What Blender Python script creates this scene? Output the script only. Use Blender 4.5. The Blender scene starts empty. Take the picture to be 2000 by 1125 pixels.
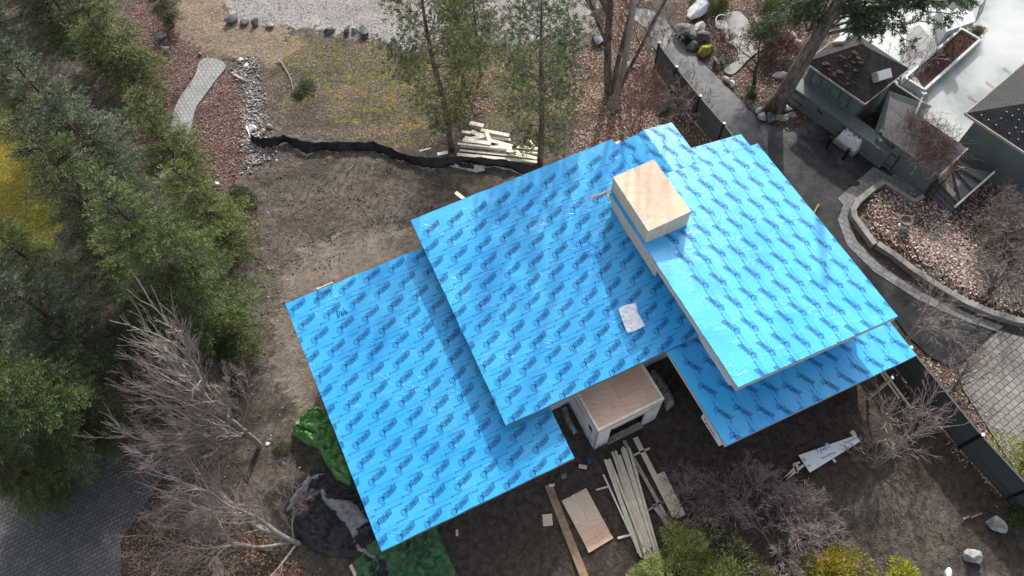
import bpy, bmesh, math, random
import numpy as np
from mathutils import Vector, Matrix, noise as mn
R_ = math.radians
random.seed(7)
rng = np.random.default_rng(11)
scene = bpy.context.scene
C = scene.collection

# ------------------------------------------------------------------ camera, sky, sun
H = 35.0
PITCH, ROLL, FPX = 1.0791478, 0.0705198, 1429.72      # measured from the photograph's vanishing points
F = np.array([0, math.cos(PITCH), -math.sin(PITCH)])
_R = np.array([1.0, 0, 0]); _D = np.cross(F, _R)
RR = _R*math.cos(ROLL) + _D*math.sin(ROLL)
DD = -_R*math.sin(ROLL) + _D*math.cos(ROLL)
cam = bpy.data.cameras.new('camera'); camo = bpy.data.objects.new('camera', cam); C.objects.link(camo)
cam.sensor_width = 36; cam.lens = FPX/2000*36
cam.clip_start = 0.5; cam.clip_end = 2000
camo.matrix_world = Matrix(((RR[0], -DD[0], -F[0], 0), (RR[1], -DD[1], -F[1], 0), (RR[2], -DD[2], -F[2], H), (0, 0, 0, 1)))
scene.camera = camo

SUN_EL, SUN_AZ = R_(32), R_(14)      # azimuth from +Y towards +X
w = bpy.data.worlds.new('World'); scene.world = w; w.use_nodes = True
nt = w.node_tree; bg = nt.nodes['Background']
sky = nt.nodes.new('ShaderNodeTexSky'); sky.sky_type = 'NISHITA'; sky.sun_disc = False
sky.sun_elevation = SUN_EL; sky.sun_rotation = SUN_AZ; sky.dust_density = 3.0; sky.ozone_density = 1.0; sky.air_density = 1.0
# thin broken cloud greys the blue sky and brightens it in patches
bw = nt.nodes.new('ShaderNodeRGBToBW'); nt.links.new(sky.outputs[0], bw.inputs[0])
mx = nt.nodes.new('ShaderNodeMix'); mx.data_type = 'RGBA'; mx.inputs[0].default_value = .62; nt.links.new(sky.outputs[0], mx.inputs[6]); nt.links.new(bw.outputs[0], mx.inputs[7])
tc = nt.nodes.new('ShaderNodeTexCoord'); cn_ = nt.nodes.new('ShaderNodeTexNoise'); cn_.inputs['Scale'].default_value = 3.6; cn_.inputs['Detail'].default_value = 5; nt.links.new(tc.outputs['Generated'], cn_.inputs['Vector'])
cr_ = nt.nodes.new('ShaderNodeValToRGB'); cr_.color_ramp.elements[0].position = .42; cr_.color_ramp.elements[0].color = (.72, .74, .78, 1); cr_.color_ramp.elements[1].position = .62; cr_.color_ramp.elements[1].color = (2.1, 2.05, 2.0, 1); nt.links.new(cn_.outputs['Fac'], cr_.inputs[0])
mu = nt.nodes.new('ShaderNodeMix'); mu.data_type = 'RGBA'; mu.blend_type = 'MULTIPLY'; mu.inputs[0].default_value = 1; nt.links.new(mx.outputs[2], mu.inputs[6]); nt.links.new(cr_.outputs[0], mu.inputs[7])
nt.links.new(mu.outputs[2], bg.inputs[0]); bg.inputs[1].default_value = 0.15
sl = bpy.data.lights.new('sun', 'SUN'); sl.energy = 2.8; sl.angle = R_(1.2); sl.color = (1, 0.95, 0.88)
so = bpy.data.objects.new('sun', sl); C.objects.link(so)
sd = Vector((math.sin(SUN_AZ)*math.cos(SUN_EL), math.cos(SUN_AZ)*math.cos(SUN_EL), math.sin(SUN_EL)))
so.rotation_euler = sd.to_track_quat('Z', 'Y').to_euler(); so.location = (0, 0, 60)
scene.view_settings.view_transform = 'Standard'; scene.view_settings.look = 'None'
scene.view_settings.exposure = 0.68; scene.view_settings.gamma = 1
scene.render.engine = 'CYCLES'

# ------------------------------------------------------------------ pixel -> place
def ray(px, py): return F + RR*(px-1000)/FPX + DD*(py-562.5)/FPX
def G(px, py, h=0.0):
    d = ray(px, py); t = (h-H)/d[2]
    return Vector((d[0]*t, d[1]*t, h))
YAW = 0.3776266
U = Vector((math.cos(YAW), math.sin(YAW), 0)); V = Vector((math.sin(YAW), -math.cos(YAW), 0))
ZZ = Vector((0, 0, 1))
SL, SR = -0.1626, -0.142
PL = {1: (Vector((-10.592, 16.274, 5.1)), V, SL), 2: (Vector((-4.658, 19.874, 6.15)), V, SL),
      3: (Vector((4.737, 19.404, 6.6)), U, SR), 4: (Vector((7.273, 10.852, 4.35)), U, -.13)}
def onp(px, py, k, off=0.0):
    o, wv, s = PL[k]; d = Vector(ray(px, py)); c0 = Vector((0, 0, H))
    t = (o.z+off+s*((c0-o).dot(wv))-H)/(d.z-s*d.dot(wv))
    return c0+d*t

# ------------------------------------------------------------------ helpers
def tag(o, label=None, cat=None, group=None, kind=None):
    if label: o['label'] = label
    if cat: o['category'] = cat
    if group: o['group'] = group
    if kind: o['kind'] = kind
    return o
def empty(name, loc, rz=0.0):
    o = bpy.data.objects.new(name, None); C.objects.link(o); o.location = loc; o.rotation_euler = (0, 0, rz); o.empty_display_size = .3
    return o
def link(name, me, mats, parent=None):
    o = bpy.data.objects.new(name, me); C.objects.link(o)
    for m in (mats if isinstance(mats, (list, tuple)) else [mats]): me.materials.append(m)
    if parent is not None:
        o.parent = parent
        inv = Matrix.Translation(parent.location) @ Matrix.Rotation(parent.rotation_euler.z, 4, 'Z')
        if parent.parent is None or True:
            base = inv
            pp = parent.parent
            while pp is not None:
                base = (Matrix.Translation(pp.location) @ Matrix.Rotation(pp.rotation_euler.z, 4, 'Z')) @ base
                pp = pp.parent
        me.transform(base.inverted())      # vertices were given in world space
    return o
class MB:
    def __init__(s): s.v = []; s.f = []; s.m = []; s.sm = False
    def add(s, vs, fs, mi=0):
        b = len(s.v); s.v += [tuple(x) for x in vs]; s.f += [tuple(i+b for i in f) for f in fs]; s.m += [mi]*len(fs); return s
    def box(s, c, sz, ax=None, mi=0):
        c = Vector(c); ax = ax or (Vector((1, 0, 0)), Vector((0, 1, 0)), ZZ)
        hx, hy, hz = [a.normalized()*d/2 for a, d in zip(ax, sz)]
        vs = [c+hx*i+hy*j+hz*k for k in (-1, 1) for j in (-1, 1) for i in (-1, 1)]
        return s.add(vs, [(0, 2, 3, 1), (4, 5, 7, 6), (0, 1, 5, 4), (2, 6, 7, 3), (0, 4, 6, 2), (1, 3, 7, 5)], mi)
    def beam(s, a, b, wd, th, up=ZZ, mi=0):
        a = Vector(a); b = Vector(b); d = (b-a); L = d.length; d.normalize()
        sd_ = d.cross(up)
        if sd_.length < 1e-4: sd_ = d.cross(Vector((1, 0, 0)))
        sd_.normalize(); u2 = sd_.cross(d)
        return s.box((a+b)/2, (L, wd, th), (d, sd_, u2), mi)
    def prism(s, top, th, mi=0, down=None, mi_side=None):
        top = [Vector(p) for p in top]; n = len(top); dn = Vector(down) if down else Vector((0, 0, -th))
        bot = [p+dn for p in top]
        a = sum((top[i].x*top[(i+1) % n].y-top[(i+1) % n].x*top[i].y) for i in range(n))
        if a < 0: top.reverse(); bot.reverse()
        b = len(s.v); s.v += [tuple(p) for p in top+bot]
        s.f.append(tuple(b+i for i in range(n))); s.m.append(mi)
        s.f.append(tuple(b+n+i for i in reversed(range(n)))); s.m.append(mi if mi_side is None else mi_side)
        for i in range(n):
            j = (i+1) % n; s.f.append((b+i, b+n+i, b+n+j, b+j)); s.m.append(mi if mi_side is None else mi_side)
        return s
    def tube(s, pts, rad, n=8, cap=True, mi=0):
        pts = [Vector(p) for p in pts]; rad = rad if isinstance(rad, (list, tuple)) else [rad]*len(pts)
        b = len(s.v); ref = Vector((0.3, 0.2, 1)).normalized()
        for i, p in enumerate(pts):
            t = (pts[min(i+1, len(pts)-1)]-pts[max(i-1, 0)]).normalized()
            x = t.cross(ref)
            if x.length < .1: x = t.cross(Vector((1, 0, 0)))
            x.normalize(); y = t.cross(x)
            for k in range(n):
                a = 2*math.pi*k/n; s.v.append(tuple(p+(x*math.cos(a)+y*math.sin(a))*rad[i]))
        for i in range(len(pts)-1):
            for k in range(n):
                k2 = (k+1) % n; s.f.append((b+i*n+k, b+i*n+k2, b+(i+1)*n+k2, b+(i+1)*n+k)); s.m.append(mi)
        if cap:
            s.f.append(tuple(b+k for k in reversed(range(n)))); s.m.append(mi)
            s.f.append(tuple(b+(len(pts)-1)*n+k for k in range(n))); s.m.append(mi)
        return s
    def build(s, name, mats, parent=None, smooth=False, bevel=0, fix=True):
        me = bpy.data.meshes.new(name); me.from_pydata(s.v, [], s.f); me.polygons.foreach_set('material_index', s.m)
        if fix:
            bm = bmesh.new(); bm.from_mesh(me); bmesh.ops.recalc_face_normals(bm, faces=bm.faces); bm.to_mesh(me); bm.free()
        if smooth: me.polygons.foreach_set('use_smooth', [True]*len(me.polygons))
        o = link(name, me, mats, parent)
        if bevel:
            md = o.modifiers.new('bevel', 'BEVEL'); md.width = bevel; md.segments = 2; md.limit_method = 'ANGLE'
        me.update()
        return o
def fastmesh(name, verts, faces, col=None, smooth=False, uni=4):
    """verts (n,3) array, faces (m,k) array"""
    me = bpy.data.meshes.new(name); n = len(verts); m, k = faces.shape
    me.vertices.add(n); me.vertices.foreach_set('co', np.asarray(verts, dtype=np.float32).ravel())
    me.loops.add(m*k); me.loops.foreach_set('vertex_index', faces.astype(np.int32).ravel())
    me.polygons.add(m); me.polygons.foreach_set('loop_start', np.arange(0, m*k, k, dtype=np.int32))
    me.update(calc_edges=True)
    if smooth: me.polygons.foreach_set('use_smooth', np.ones(m, dtype=bool))
    if col is not None:
        at = me.attributes.new('tint', 'FLOAT_COLOR', 'FACE'); c4 = np.ones((m, 4), dtype=np.float32); c4[:, :3] = col; at.data.foreach_set('color', c4.ravel())
    return me

# ------------------------------------------------------------------ materials
def newmat(name):
    m = bpy.data.materials.new(name); m.use_nodes = True; t = m.node_tree
    return m, t, t.nodes['Principled BSDF']
class N:
    def __init__(s, t): s.t = t; s.co = None
    def n(s, ty, **kw):
        x = s.t.nodes.new(ty)
        for k, v in kw.items(): setattr(x, k, v)
        return x
    def l(s, a, b): s.t.links.new(a, b)
    def coord(s, rot=0.0, scale=(1, 1, 1)):
        c = s.n('ShaderNodeTexCoord'); mp = s.n('ShaderNodeMapping'); mp.inputs['Rotation'].default_value = (0, 0, rot); mp.inputs['Scale'].default_value = scale
        s.l(c.outputs['Object'], mp.inputs[0]); return mp.outputs[0]
    def noise(s, co, sc, det=6, rough=.6, dist=0.0):
        x = s.n('ShaderNodeTexNoise'); x.inputs['Scale'].default_value = sc; x.inputs['Detail'].default_value = det; x.inputs['Roughness'].default_value = rough; x.inputs['Distortion'].default_value = dist
        s.l(co, x.inputs['Vector']); return x.outputs['Fac']
    def ramp(s, fac, stops):
        x = s.n('ShaderNodeValToRGB'); cr = x.color_ramp
        while len(cr.elements) < len(stops): cr.elements.new(.5)
        for e, (p, c) in zip(cr.elements, stops):
            e.position = p; e.color = (c, c, c, 1) if isinstance(c, (int, float)) else (*c, 1)
        s.l(fac, x.inputs[0]); return x.outputs[0]
    def mix(s, fac, a, b, mode='MIX'):
        x = s.n('ShaderNodeMix', data_type='RGBA', blend_type=mode)
        for i, v in ((0, fac), (6, a), (7, b)):
            if isinstance(v, (int, float)): x.inputs[i].default_value = v
            elif isinstance(v, tuple): x.inputs[i].default_value = (*v, 1)
            else: s.l(v, x.inputs[i])
        return x.outputs[2]
    def math(s, op, a, b=0.0):
        x = s.n('ShaderNodeMath', operation=op)
        for i, v in ((0, a), (1, b)):
            if isinstance(v, (int, float)): x.inputs[i].default_value = v
            else: s.l(v, x.inputs[i])
        return x.outputs[0]
    def bump(s, hgt, dist, strength=1.0, nrm=None):
        x = s.n('ShaderNodeBump'); x.inputs['Distance'].default_value = dist; x.inputs['Strength'].default_value = strength
        s.l(hgt, x.inputs['Height'])
        if nrm is not None: s.l(nrm, x.inputs['Normal'])
        return x.outputs[0]
def gen(name, c1, c2, sc=2.0, rough=.8, bsc=20.0, bd=.01, spec=.3, det=8, stretch=(1, 1, 1), c3=None, rot=0.0, speck=None):
    m, t, p = newmat(name); g = N(t); co = g.coord(rot, stretch)
    f = g.noise(co, sc, det); stops = [(.38, c1), (.62, c2)] if c3 is None else [(.36, c1), (.5, c2), (.64, c3)]
    col = g.ramp(f, stops)
    f2 = g.noise(co, bsc, 5, .7)
    col = g.mix(g.ramp(f2, [(.3, .0), (.75, .45)]), col, tuple(min(1, x*1.5) for x in c2))
    if speck: col = g.mix(g.ramp(g.noise(co, speck[0], 3, .7), [(speck[1], 0.0), (speck[1]+.04, 1.0)]), col, speck[2])
    g.l(col, p.inputs['Base Color']); p.inputs['Roughness'].default_value = rough; p.inputs['Specular IOR Level'].default_value = spec
    if bd: g.l(g.bump(f2, bd), p.inputs['Normal'])
    return m
def tinted(name, base, rough=.7, spec=.25, var=.0, transl=0.0):
    m, t, p = newmat(name); g = N(t)
    a = g.n('ShaderNodeAttribute', attribute_name='tint'); oi = g.n('ShaderNodeObjectInfo')
    col = g.mix(1.0, a.outputs['Color'], base, 'MULTIPLY')
    if var:
        hs = g.n('ShaderNodeHueSaturation'); g.l(col, hs.inputs['Color'])
        g.l(g.math('ADD', g.math('MULTIPLY', oi.outputs['Random'], var), 1-var/2), hs.inputs['Value'])
        g.l(g.math('ADD', g.math('MULTIPLY', oi.outputs['Random'], .03), .485), hs.inputs['Hue']); col = hs.outputs[0]
    g.l(col, p.inputs['Base Color']); p.inputs['Roughness'].default_value = rough; p.inputs['Specular IOR Level'].default_value = spec
    if transl:
        tr = g.n('ShaderNodeBsdfTranslucent'); ms = g.n('ShaderNodeMixShader'); g.l(col, tr.inputs[0])
        ms.inputs[0].default_value = transl; g.l(p.outputs[0], ms.inputs[1]); g.l(tr.outputs[0], ms.inputs[2]); g.l(ms.outputs[0], t.nodes['Material Output'].inputs[0])
    return m
def pavers(name, c1, c2, mortar, bw, rh, rot, msz=.012, off=.5, rough=.75, blotch=.5):
    m, t, p = newmat(name); g = N(t); co = g.coord(rot)
    b = g.n('ShaderNodeTexBrick'); b.offset = off
    g.l(g.mix(.035, co, g.n('ShaderNodeTexNoise').outputs['Color']), b.inputs['Vector'])
    b.inputs['Color1'].default_value = (*c1, 1); b.inputs['Color2'].default_value = (*c2, 1); b.inputs['Mortar'].default_value = (*mortar, 1)
    b.inputs['Scale'].default_value = 1; b.inputs['Mortar Size'].default_value = msz; b.inputs['Brick Width'].default_value = bw; b.inputs['Row Height'].default_value = rh; b.inputs['Mortar Smooth'].default_value = .3
    f = g.noise(co, .7, 8, .7); col = g.mix(g.ramp(f, [(.35, 0.0), (.7, blotch)]), b.outputs[0], tuple(x*.45 for x in c1))
    f2 = g.noise(co, 14, 6, .75); col = g.mix(g.ramp(f2, [(.45, 0.0), (.8, .5)]), col, tuple(min(1, x*1.4) for x in c2))
    g.l(col, p.inputs['Base Color']); p.inputs['Roughness'].default_value = rough; p.inputs['Specular IOR Level'].default_value = .15
    h = g.math('SUBTRACT', g.math('MULTIPLY', f2, .4), b.outputs['Fac'])
    g.l(g.bump(h, .02), p.inputs['Normal']); return m
def boards(name, c1, c2, width, rot, rough=.7, axis='X', groove=(.02, .025, .02)):
    """painted or bare boards: grooves every width metres across local axis"""
    m, t, p = newmat(name); g = N(t); co = g.coord(rot)
    sep = g.n('ShaderNodeSeparateXYZ'); g.l(co, sep.inputs[0])
    x = g.math('FRACT', g.math('DIVIDE', sep.outputs[axis], width))
    gr = g.ramp(x, [(0.0, 1.0), (.06, 0.0), (.94, 0.0), (1.0, 1.0)])
    idn = g.n('ShaderNodeTexWhiteNoise', noise_dimensions='1D'); g.l(g.math('FLOOR', g.math('DIVIDE', sep.outputs[axis], width)), idn.inputs['W'])
    col = g.mix(idn.outputs[0], c1, c2)
    f = g.noise(g.coord(rot, (.8, 8, .8) if axis == 'Y' else (8, .8, .8)), 3, 8, .75)
    col = g.mix(g.ramp(f, [(.4, 0.0), (.75, .6)]), col, tuple(v*.55 for v in c1))
    col = g.mix(gr, col, groove); g.l(col, p.inputs['Base Color']); p.inputs['Roughness'].default_value = rough
    g.l(g.bump(g.math('SUBTRACT', g.math('MULTIPLY', f, .2), gr), .012), p.inputs['Normal']); return m

def membrane():
    m, t, p = newmat('blue_membrane'); g = N(t); co = g.coord(-YAW)
    f = g.noise(co, .35, 3, .5)
    col = g.ramp(f, [(.35, (.030, .375, .80)), (.65, (.065, .475, .85))])
    # cloudy sky reflections painted into the blue as broad paler patches
    g.l(col, p.inputs['Base Color']); p.inputs['Roughness'].default_value = .33; p.inputs['Specular IOR Level'].default_value = .55
    w1 = g.noise(g.coord(-YAW+.5, (1, 2.2, 1)), .9, 2, .45, 1.2)
    rid = g.math('ABSOLUTE', g.math('SUBTRACT', w1, .5)); r1 = g.ramp(rid, [(0.0, 1.0), (.022, 0.0)])
    w2 = g.noise(g.coord(-YAW-.7, (2.6, 1, 1)), 1.1, 2, .45, 1.4)
    rid2 = g.math('ABSOLUTE', g.math('SUBTRACT', w2, .47)); r2 = g.ramp(rid2, [(0.0, 1.0), (.02, 0.0)])
    area = g.ramp(g.noise(co, .9, 2), [(.4, 0.0), (.62, 1.0)])
    hh = g.math('MULTIPLY', g.math('ADD', r1, r2), area)
    hh = g.math('ADD', hh, g.math('MULTIPLY', g.noise(co, 1.3, 4, .55, .8), 1.6))
    g.l(g.bump(hh, .008), p.inputs['Normal']); return m
M = {}
M['blue'] = membrane()
def plain(name, c, rough=.6, spec=.3):
    m, t, p = newmat(name); g = N(t); co = g.coord(); f = g.noise(co, 6, 5)
    g.l(g.mix(g.ramp(f, [(.3, 0.0), (.8, .35)]), c, tuple(x*.7 for x in c)), p.inputs['Base Color'])
    p.inputs['Roughness'].default_value = rough; p.inputs['Specular IOR Level'].default_value = spec; return m
M['ink'] = plain('navy_ink', (.002, .030, .16)); M['inkfill'] = plain('light_ink', (.02, .22, .60)); M['seam'] = plain('seam_ink', (.012, .19, .46))
M['wrap'] = gen('house_wrap', (.66, .68, .70), (.76, .78, .80), 1.5, .55, 9, .01)
M['wrapink'] = plain('wrap_ink', (.03, .045, .12)); M['wrapblue'] = plain('wrap_blue_ink', (.03, .08, .30))
def plymat(name, c1, c2, c3, joint=(.38, .26, .17)):
    m, t, p = newmat(name); g = N(t); co = g.coord(-YAW); cs = g.coord(-YAW, (1, 7, 1))
    b = g.n('ShaderNodeTexBrick'); g.l(g.coord(-YAW+math.pi/2), b.inputs['Vector']); b.inputs['Color1'].default_value = (*c1, 1); b.inputs['Color2'].default_value = (*c2, 1); b.inputs['Mortar'].default_value = (*joint, 1)
    b.inputs['Scale'].default_value = 1; b.inputs['Mortar Size'].default_value = .007; b.inputs['Brick Width'].default_value = 2.44; b.inputs['Row Height'].default_value = 1.22
    col = g.mix(g.ramp(g.noise(cs, 1.3, 8, .7, .8), [(.42, 0.0), (.62, .7)]), b.outputs[0], c3)
    vo = g.n('ShaderNodeTexVoronoi'); vo.inputs['Scale'].default_value = 4.5; vo.inputs['Randomness'].default_value = .45; g.l(co, vo.inputs['Vector'])
    col = g.mix(g.ramp(vo.outputs['Distance'], [(.07, .75), (.10, 0.0)]), col, (.15, .09, .05))
    col = g.mix(g.ramp(g.noise(co, 2.2, 6, .75), [(.60, 0.0), (.68, .35)]), col, (.22, .14, .09))
    g.l(col, p.inputs['Base Color']); p.inputs['Roughness'].default_value = .75; p.inputs['Specular IOR Level'].default_value = .25; return m
M['ply'] = plymat('plywood', (.68, .52, .37), (.76, .61, .46), (.60, .43, .29)); M['plyred'] = plymat('reddish_plywood', (.68, .46, .33), (.74, .54, .40), (.58, .38, .26))
M['osb'] = gen('strand_board', (.52, .37, .27), (.72, .54, .41), 9, .8, 26, .004, speck=(20, .68, (.10, .06, .04)))
M['lumber'] = gen('pale_lumber', (.47, .40, .29), (.64, .56, .42), 3, .75, 22, .004, stretch=(1, 1, 1))
M['lumberw'] = gen('white_lumber', (.55, .50, .40), (.72, .67, .56), 4, .75, 22, .004)
M['lumberbrown'] = gen('brown_lumber', (.16, .10, .06), (.27, .18, .11), 3, .8, 18, .005, c3=(.32, .22, .14))
M['oldwood'] = gen('weathered_wood', (.22, .19, .16), (.36, .32, .27), 4, .85, 22, .006)
M['shadewall'] = plain('painted_shade_wall', (.02, .018, .016), .9)  # near-black base colour paints in the shade under the roof and portico top
M['concrete'] = gen('concrete', (.19, .185, .17), (.28, .275, .255), 1.3, .8, 18, .006)
M['pale_conc'] = gen('pale_concrete', (.36, .38, .38), (.48, .50, .50), 1.0, .6, 12, .004)
M['metal'] = plain('black_iron', (.012, .012, .013), .5)
M['white'] = gen('white_plastic', (.62, .63, .63), (.74, .75, .75), 3, .45, 12, .002)
M['whitecloth'] = gen('white_sheet', (.90, .91, .92), (.93, .93, .93), 2, .5, 8, .03)
M['rock'] = gen('grey_rock', (.13, .13, .125), (.27, .275, .265), 2.5, .85, 12, .03, c3=(.46, .465, .45))
M['rockdark'] = gen('dark_rock', (.03, .032, .032), (.09, .095, .09), 2.0, .75, 12, .04, c3=(.20, .205, .195))
M['rockwhite'] = gen('pale_rock', (.42, .43, .42), (.62, .63, .62), 3, .8, 10, .02)
M['bark'] = gen('grey_bark', (.035, .027, .022), (.12, .098, .080), 6, .9, 11, .07, stretch=(1, 1, .3), c3=(.22, .19, .165))
M['barkred'] = gen('brown_bark', (.05, .03, .022), (.11, .07, .055), 4, .9, 14, .03, stretch=(1, 1, .3))
M['barkpale'] = gen('pale_bark', (.15, .13, .112), (.27, .24, .21), 5, .85, 20, .01)
M['twigpurple'] = gen('purple_twig', (.145, .105, .098), (.275, .22, .205), 5, .8, 20, .0)
M['twiggrey'] = gen('grey_twig', (.16, .13, .115), (.29, .245, .225), 5, .8, 20, .0)
M['twigred'] = gen('red_twig', (.10, .05, .04), (.19, .11, .09), 5, .8, 20, .0)
M['needle'] = tinted('needles', (1, 1, 1), .6, .3, .35, .25)
M['leaf'] = tinted('dead_leaves', (1, 1, 1), .8, .2)
M['stone'] = tinted('pebbles', (1, 1, 1), .8, .2)
M['fence'] = boards('fence_board', (.055, .068, .066), (.080, .094, .090), .15, 0, .75, 'Z')
M['siding'] = boards('green_grey_siding', (.075, .095, .095), (.09, .112, .110), .14, .68, .7, 'X', (.04, .05, .05))
M['sidingz'] = gen('green_grey_wall', (.105, .13, .128), (.135, .16, .156), 1.2, .75, 16, .004)
M['deckwood'] = boards('grey_deck', (.085, .09, .09), (.12, .125, .122), .16, .68, .8, 'Y')
M['flash'] = plain('white_trim', (.55, .56, .56))
M['glass'] = gen('window_glass', (.05, .075, .08), (.11, .15, .15), 3, .12, 6, .0, spec=.8)
M['tarpgreen'] = gen('green_tarp', (.025, .085, .03), (.055, .15, .055), 3, .42, 14, .02, spec=.5)
M['tarplime'] = gen('bright_green_tarp', (.05, .15, .04), (.14, .32, .09), 3, .38, 14, .02, spec=.5)
M['tarpblack'] = gen('black_tarp', (.018, .018, .019), (.045, .045, .047), 2, .55, 10, .03)
M['tarpgrey'] = gen('silver_grey_tarp', (.20, .20, .205), (.34, .34, .345), 3, .45, 10, .02)
M['plasticblack'] = gen('black_plastic', (.006, .006, .007), (.014, .014, .015), 3, .4, 10, .02, spec=.4)
M['silver'] = gen('clear_plastic', (.22, .24, .25), (.45, .47, .48), 7, .25, 12, .02, spec=.8)
M['bluescrap'] = plain('blue_scrap', (.03, .07, .12))
M['moss'] = gen('moss', (.10, .12, .01), (.26, .28, .02), 5, .9, 30, .03)
M['terracotta'] = gen('urn_stone', (.10, .075, .06), (.17, .13, .10), 5, .8, 20, .01)

# ------------------------------------------------------------------ ground zones (polygons measured on the ground plane)
def gp(pts, h=0.0): return np.array([[*G(x, y, h)[:2]] for x, y in pts])
def inside(poly, X, Y):
    r = np.zeros(X.shape, bool); n = len(poly); j = n-1
    for i in range(n):
        xi, yi = poly[i]; xj, yj = poly[j]
        c = ((yi > Y) != (yj > Y)) & (X < (xj-xi)*(Y-yi)/((yj-yi) if yj != yi else 1e-9)+xi)
        r ^= c; j = i
    return r
ZP = {
 'gravel': [[(425, -60), (1180, -60), (1150, 62), (1000, 84), (860, 86), (760, 84), (650, 66), (560, 50), (448, 42)]],
 'sand': [[(335, -60), (430, -60), (448, 44), (560, 56), (600, 90), (540, 130), (470, 118), (390, 132), (335, 96), (350, 40)]],
 'mulch': [[(300, -40), (345, -40), (340, 60), (392, 108), (386, 150), (340, 200), (330, 270), (270, 300), (180, 100)],
           [(452, 122), (472, 180), (484, 262), (470, 330), (440, 385), (375, 380), (352, 330), (372, 260), (380, 212), (425, 150)]],
 'pebble': [[(462, 118), (492, 124), (510, 200), (512, 262), (525, 300), (492, 332), (478, 262), (480, 200)], [(420, 420), (450, 420), (455, 470), (425, 475)]],
 'lawn': [[(-80, 255), (60, 275), (110, 360), (115, 480), (40, 520), (-80, 480)], [(-80, 180), (20, 200), (60, 275), (-80, 255)]],
 'turf': [[(520, 62), (770, 88), (1130, 92), (1180, 200), (1120, 262), (1000, 285), (850, 290), (760, 280), (600, 262), (530, 200), (505, 120)]],
 'moss': [[(560, 72), (735, 90), (1000, 92), (1110, 110), (1120, 200), (1000, 250), (840, 262), (700, 240), (600, 215), (545, 150)], [(735, 88), (830, 130), (980, 92), (1000, 140), (940, 178), (860, 150), (850, 205), (760, 202), (715, 150)], [(765, 262), (830, 272), (830, 295), (770, 290)], [(1735, 700), (1760, 712), (1830, 800), (1800, 790)], [(1290, 232), (1330, 262), (1320, 275), (1285, 255)]],
 'leaf': [[(1130, 92), (1180, 40), (1180, -60), (1290, -60), (1262, 60), (1262, 120), (1290, 180), (1420, 300), (1180, 300), (1140, 260), (1100, 200)],
          [(1305, -60), (1640, -60), (1640, 60), (1575, 110), (1560, 180), (1590, 215), (1530, 262), (1500, 240), (1460, 195), (1400, 140), (1330, 80)],
          [(1690, 408), (1720, 365), (1790, 380), (1860, 410), (1960, 330), (2080, 300), (2080, 640), (2000, 628), (1900, 590), (1740, 490), (1705, 460)],
          [(1740, 690), (1800, 700), (1900, 780), (1960, 870), (2040, 960), (2060, 1040), (1990, 1000), (1890, 880), (1815, 770)],
          [(236, 1180), (238, 1050), (300, 1005), (400, 1050), (470, 1010), (560, 1090), (640, 1180)], [(90, 830), (108, 830), (100, 900), (78, 895)]],
 'compact': [[(600, 475), (700, 455), (830, 440), (900, 470), (760, 560), (640, 600), (620, 700), (660, 800), (700, 960), (600, 850), (545, 740), (520, 640), (560, 520)]],
 'dark': [[(1040, 900), (1130, 860), (1350, 700), (1450, 840), (1760, 690), (1860, 830), (1960, 960), (2000, 1180), (1960, 1180), (1880, 1000), (1760, 900), (1640, 960), (1500, 960), (1350, 1180), (850, 1180), (800, 1040)]],  # darker mud, with the house shadow also painted into its colour
}
ZW = {k: [gp(p) for p in v] for k, v in ZP.items()}
HARD_PX = {
 'asphalt_driveway': [(1213, 20), (1240, 40), (1268, 60), (1278, 100), (1330, 150), (1400, 240), (1440, 300), (1700, 560), (1800, 690), (1870, 722), (1940, 645), (1950, 636), (1800, 590), (1716, 532), (1655, 480), (1634, 425), (1648, 400), (1700, 330), (1750, 330), (1700, 290), (1610, 218), (1600, 218), (1560, 250), (1535, 262), (1480, 232), (1440, 190), (1390, 140), (1345, 98), (1318, 62), (1290, 28), (1250, 15)],
 'paver_path': [(392, 108), (450, 124), (425, 152), (402, 184), (380, 213), (374, 250), (366, 275), (350, 322), (318, 352), (290, 330), (325, 292), (330, 262), (342, 206), (362, 176), (382, 150)],
 'paver_driveway': [(1950, 646), (2120, 690), (2160, 1100), (2010, 960), (1880, 760), (1872, 720)],
 'dark_paver_driveway': [(-120, 960), (10, 900), (80, 895), (150, 830), (190, 800), (330, 905), (300, 960), (236, 1060), (240, 1200), (-120, 1200)],
 'garden_path': [(1408, 60), (1412, 28), (1440, 20), (1458, 35), (1470, 60), (1485, 100), (1465, 112), (1440, 140), (1428, 148), (1408, 138), (1440, 118), (1442, 95), (1412, 78)],
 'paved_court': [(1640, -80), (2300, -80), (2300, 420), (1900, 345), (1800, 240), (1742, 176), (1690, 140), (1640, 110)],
}
HARD = {k: gp(v) for k, v in HARD_PX.items()}
def soft(polys, X, Y, rad=.35, seed=0, warp=.5):
    r = np.random.default_rng(seed+5); acc = np.zeros(X.shape)
    wx = warp*(np.sin(X*1.7+seed)+np.sin(Y*2.3+X*.9+seed*2)+np.sin(Y*5.1-X*3.3))/2.4; wy = warp*(np.sin(Y*1.9+seed*3)+np.sin(X*2.7-Y*1.1)+np.sin(X*5.7+Y*2.9))/2.4
    for i in range(7):
        dx = r.normal(0, rad, X.shape); dy = r.normal(0, rad, X.shape)
        a = np.zeros(X.shape, bool)
        for p in polys: a |= inside(p, X+dx+wx, Y+dy+wy)
        acc += a
    return acc/7
def zonevals(X, Y): return {k: soft(v, X, Y, seed=i, rad=.3 if k in ('pebble',) else .4, warp=.35 if k != 'lawn' else .3) for i, (k, v) in enumerate(ZW.items())}
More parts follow.
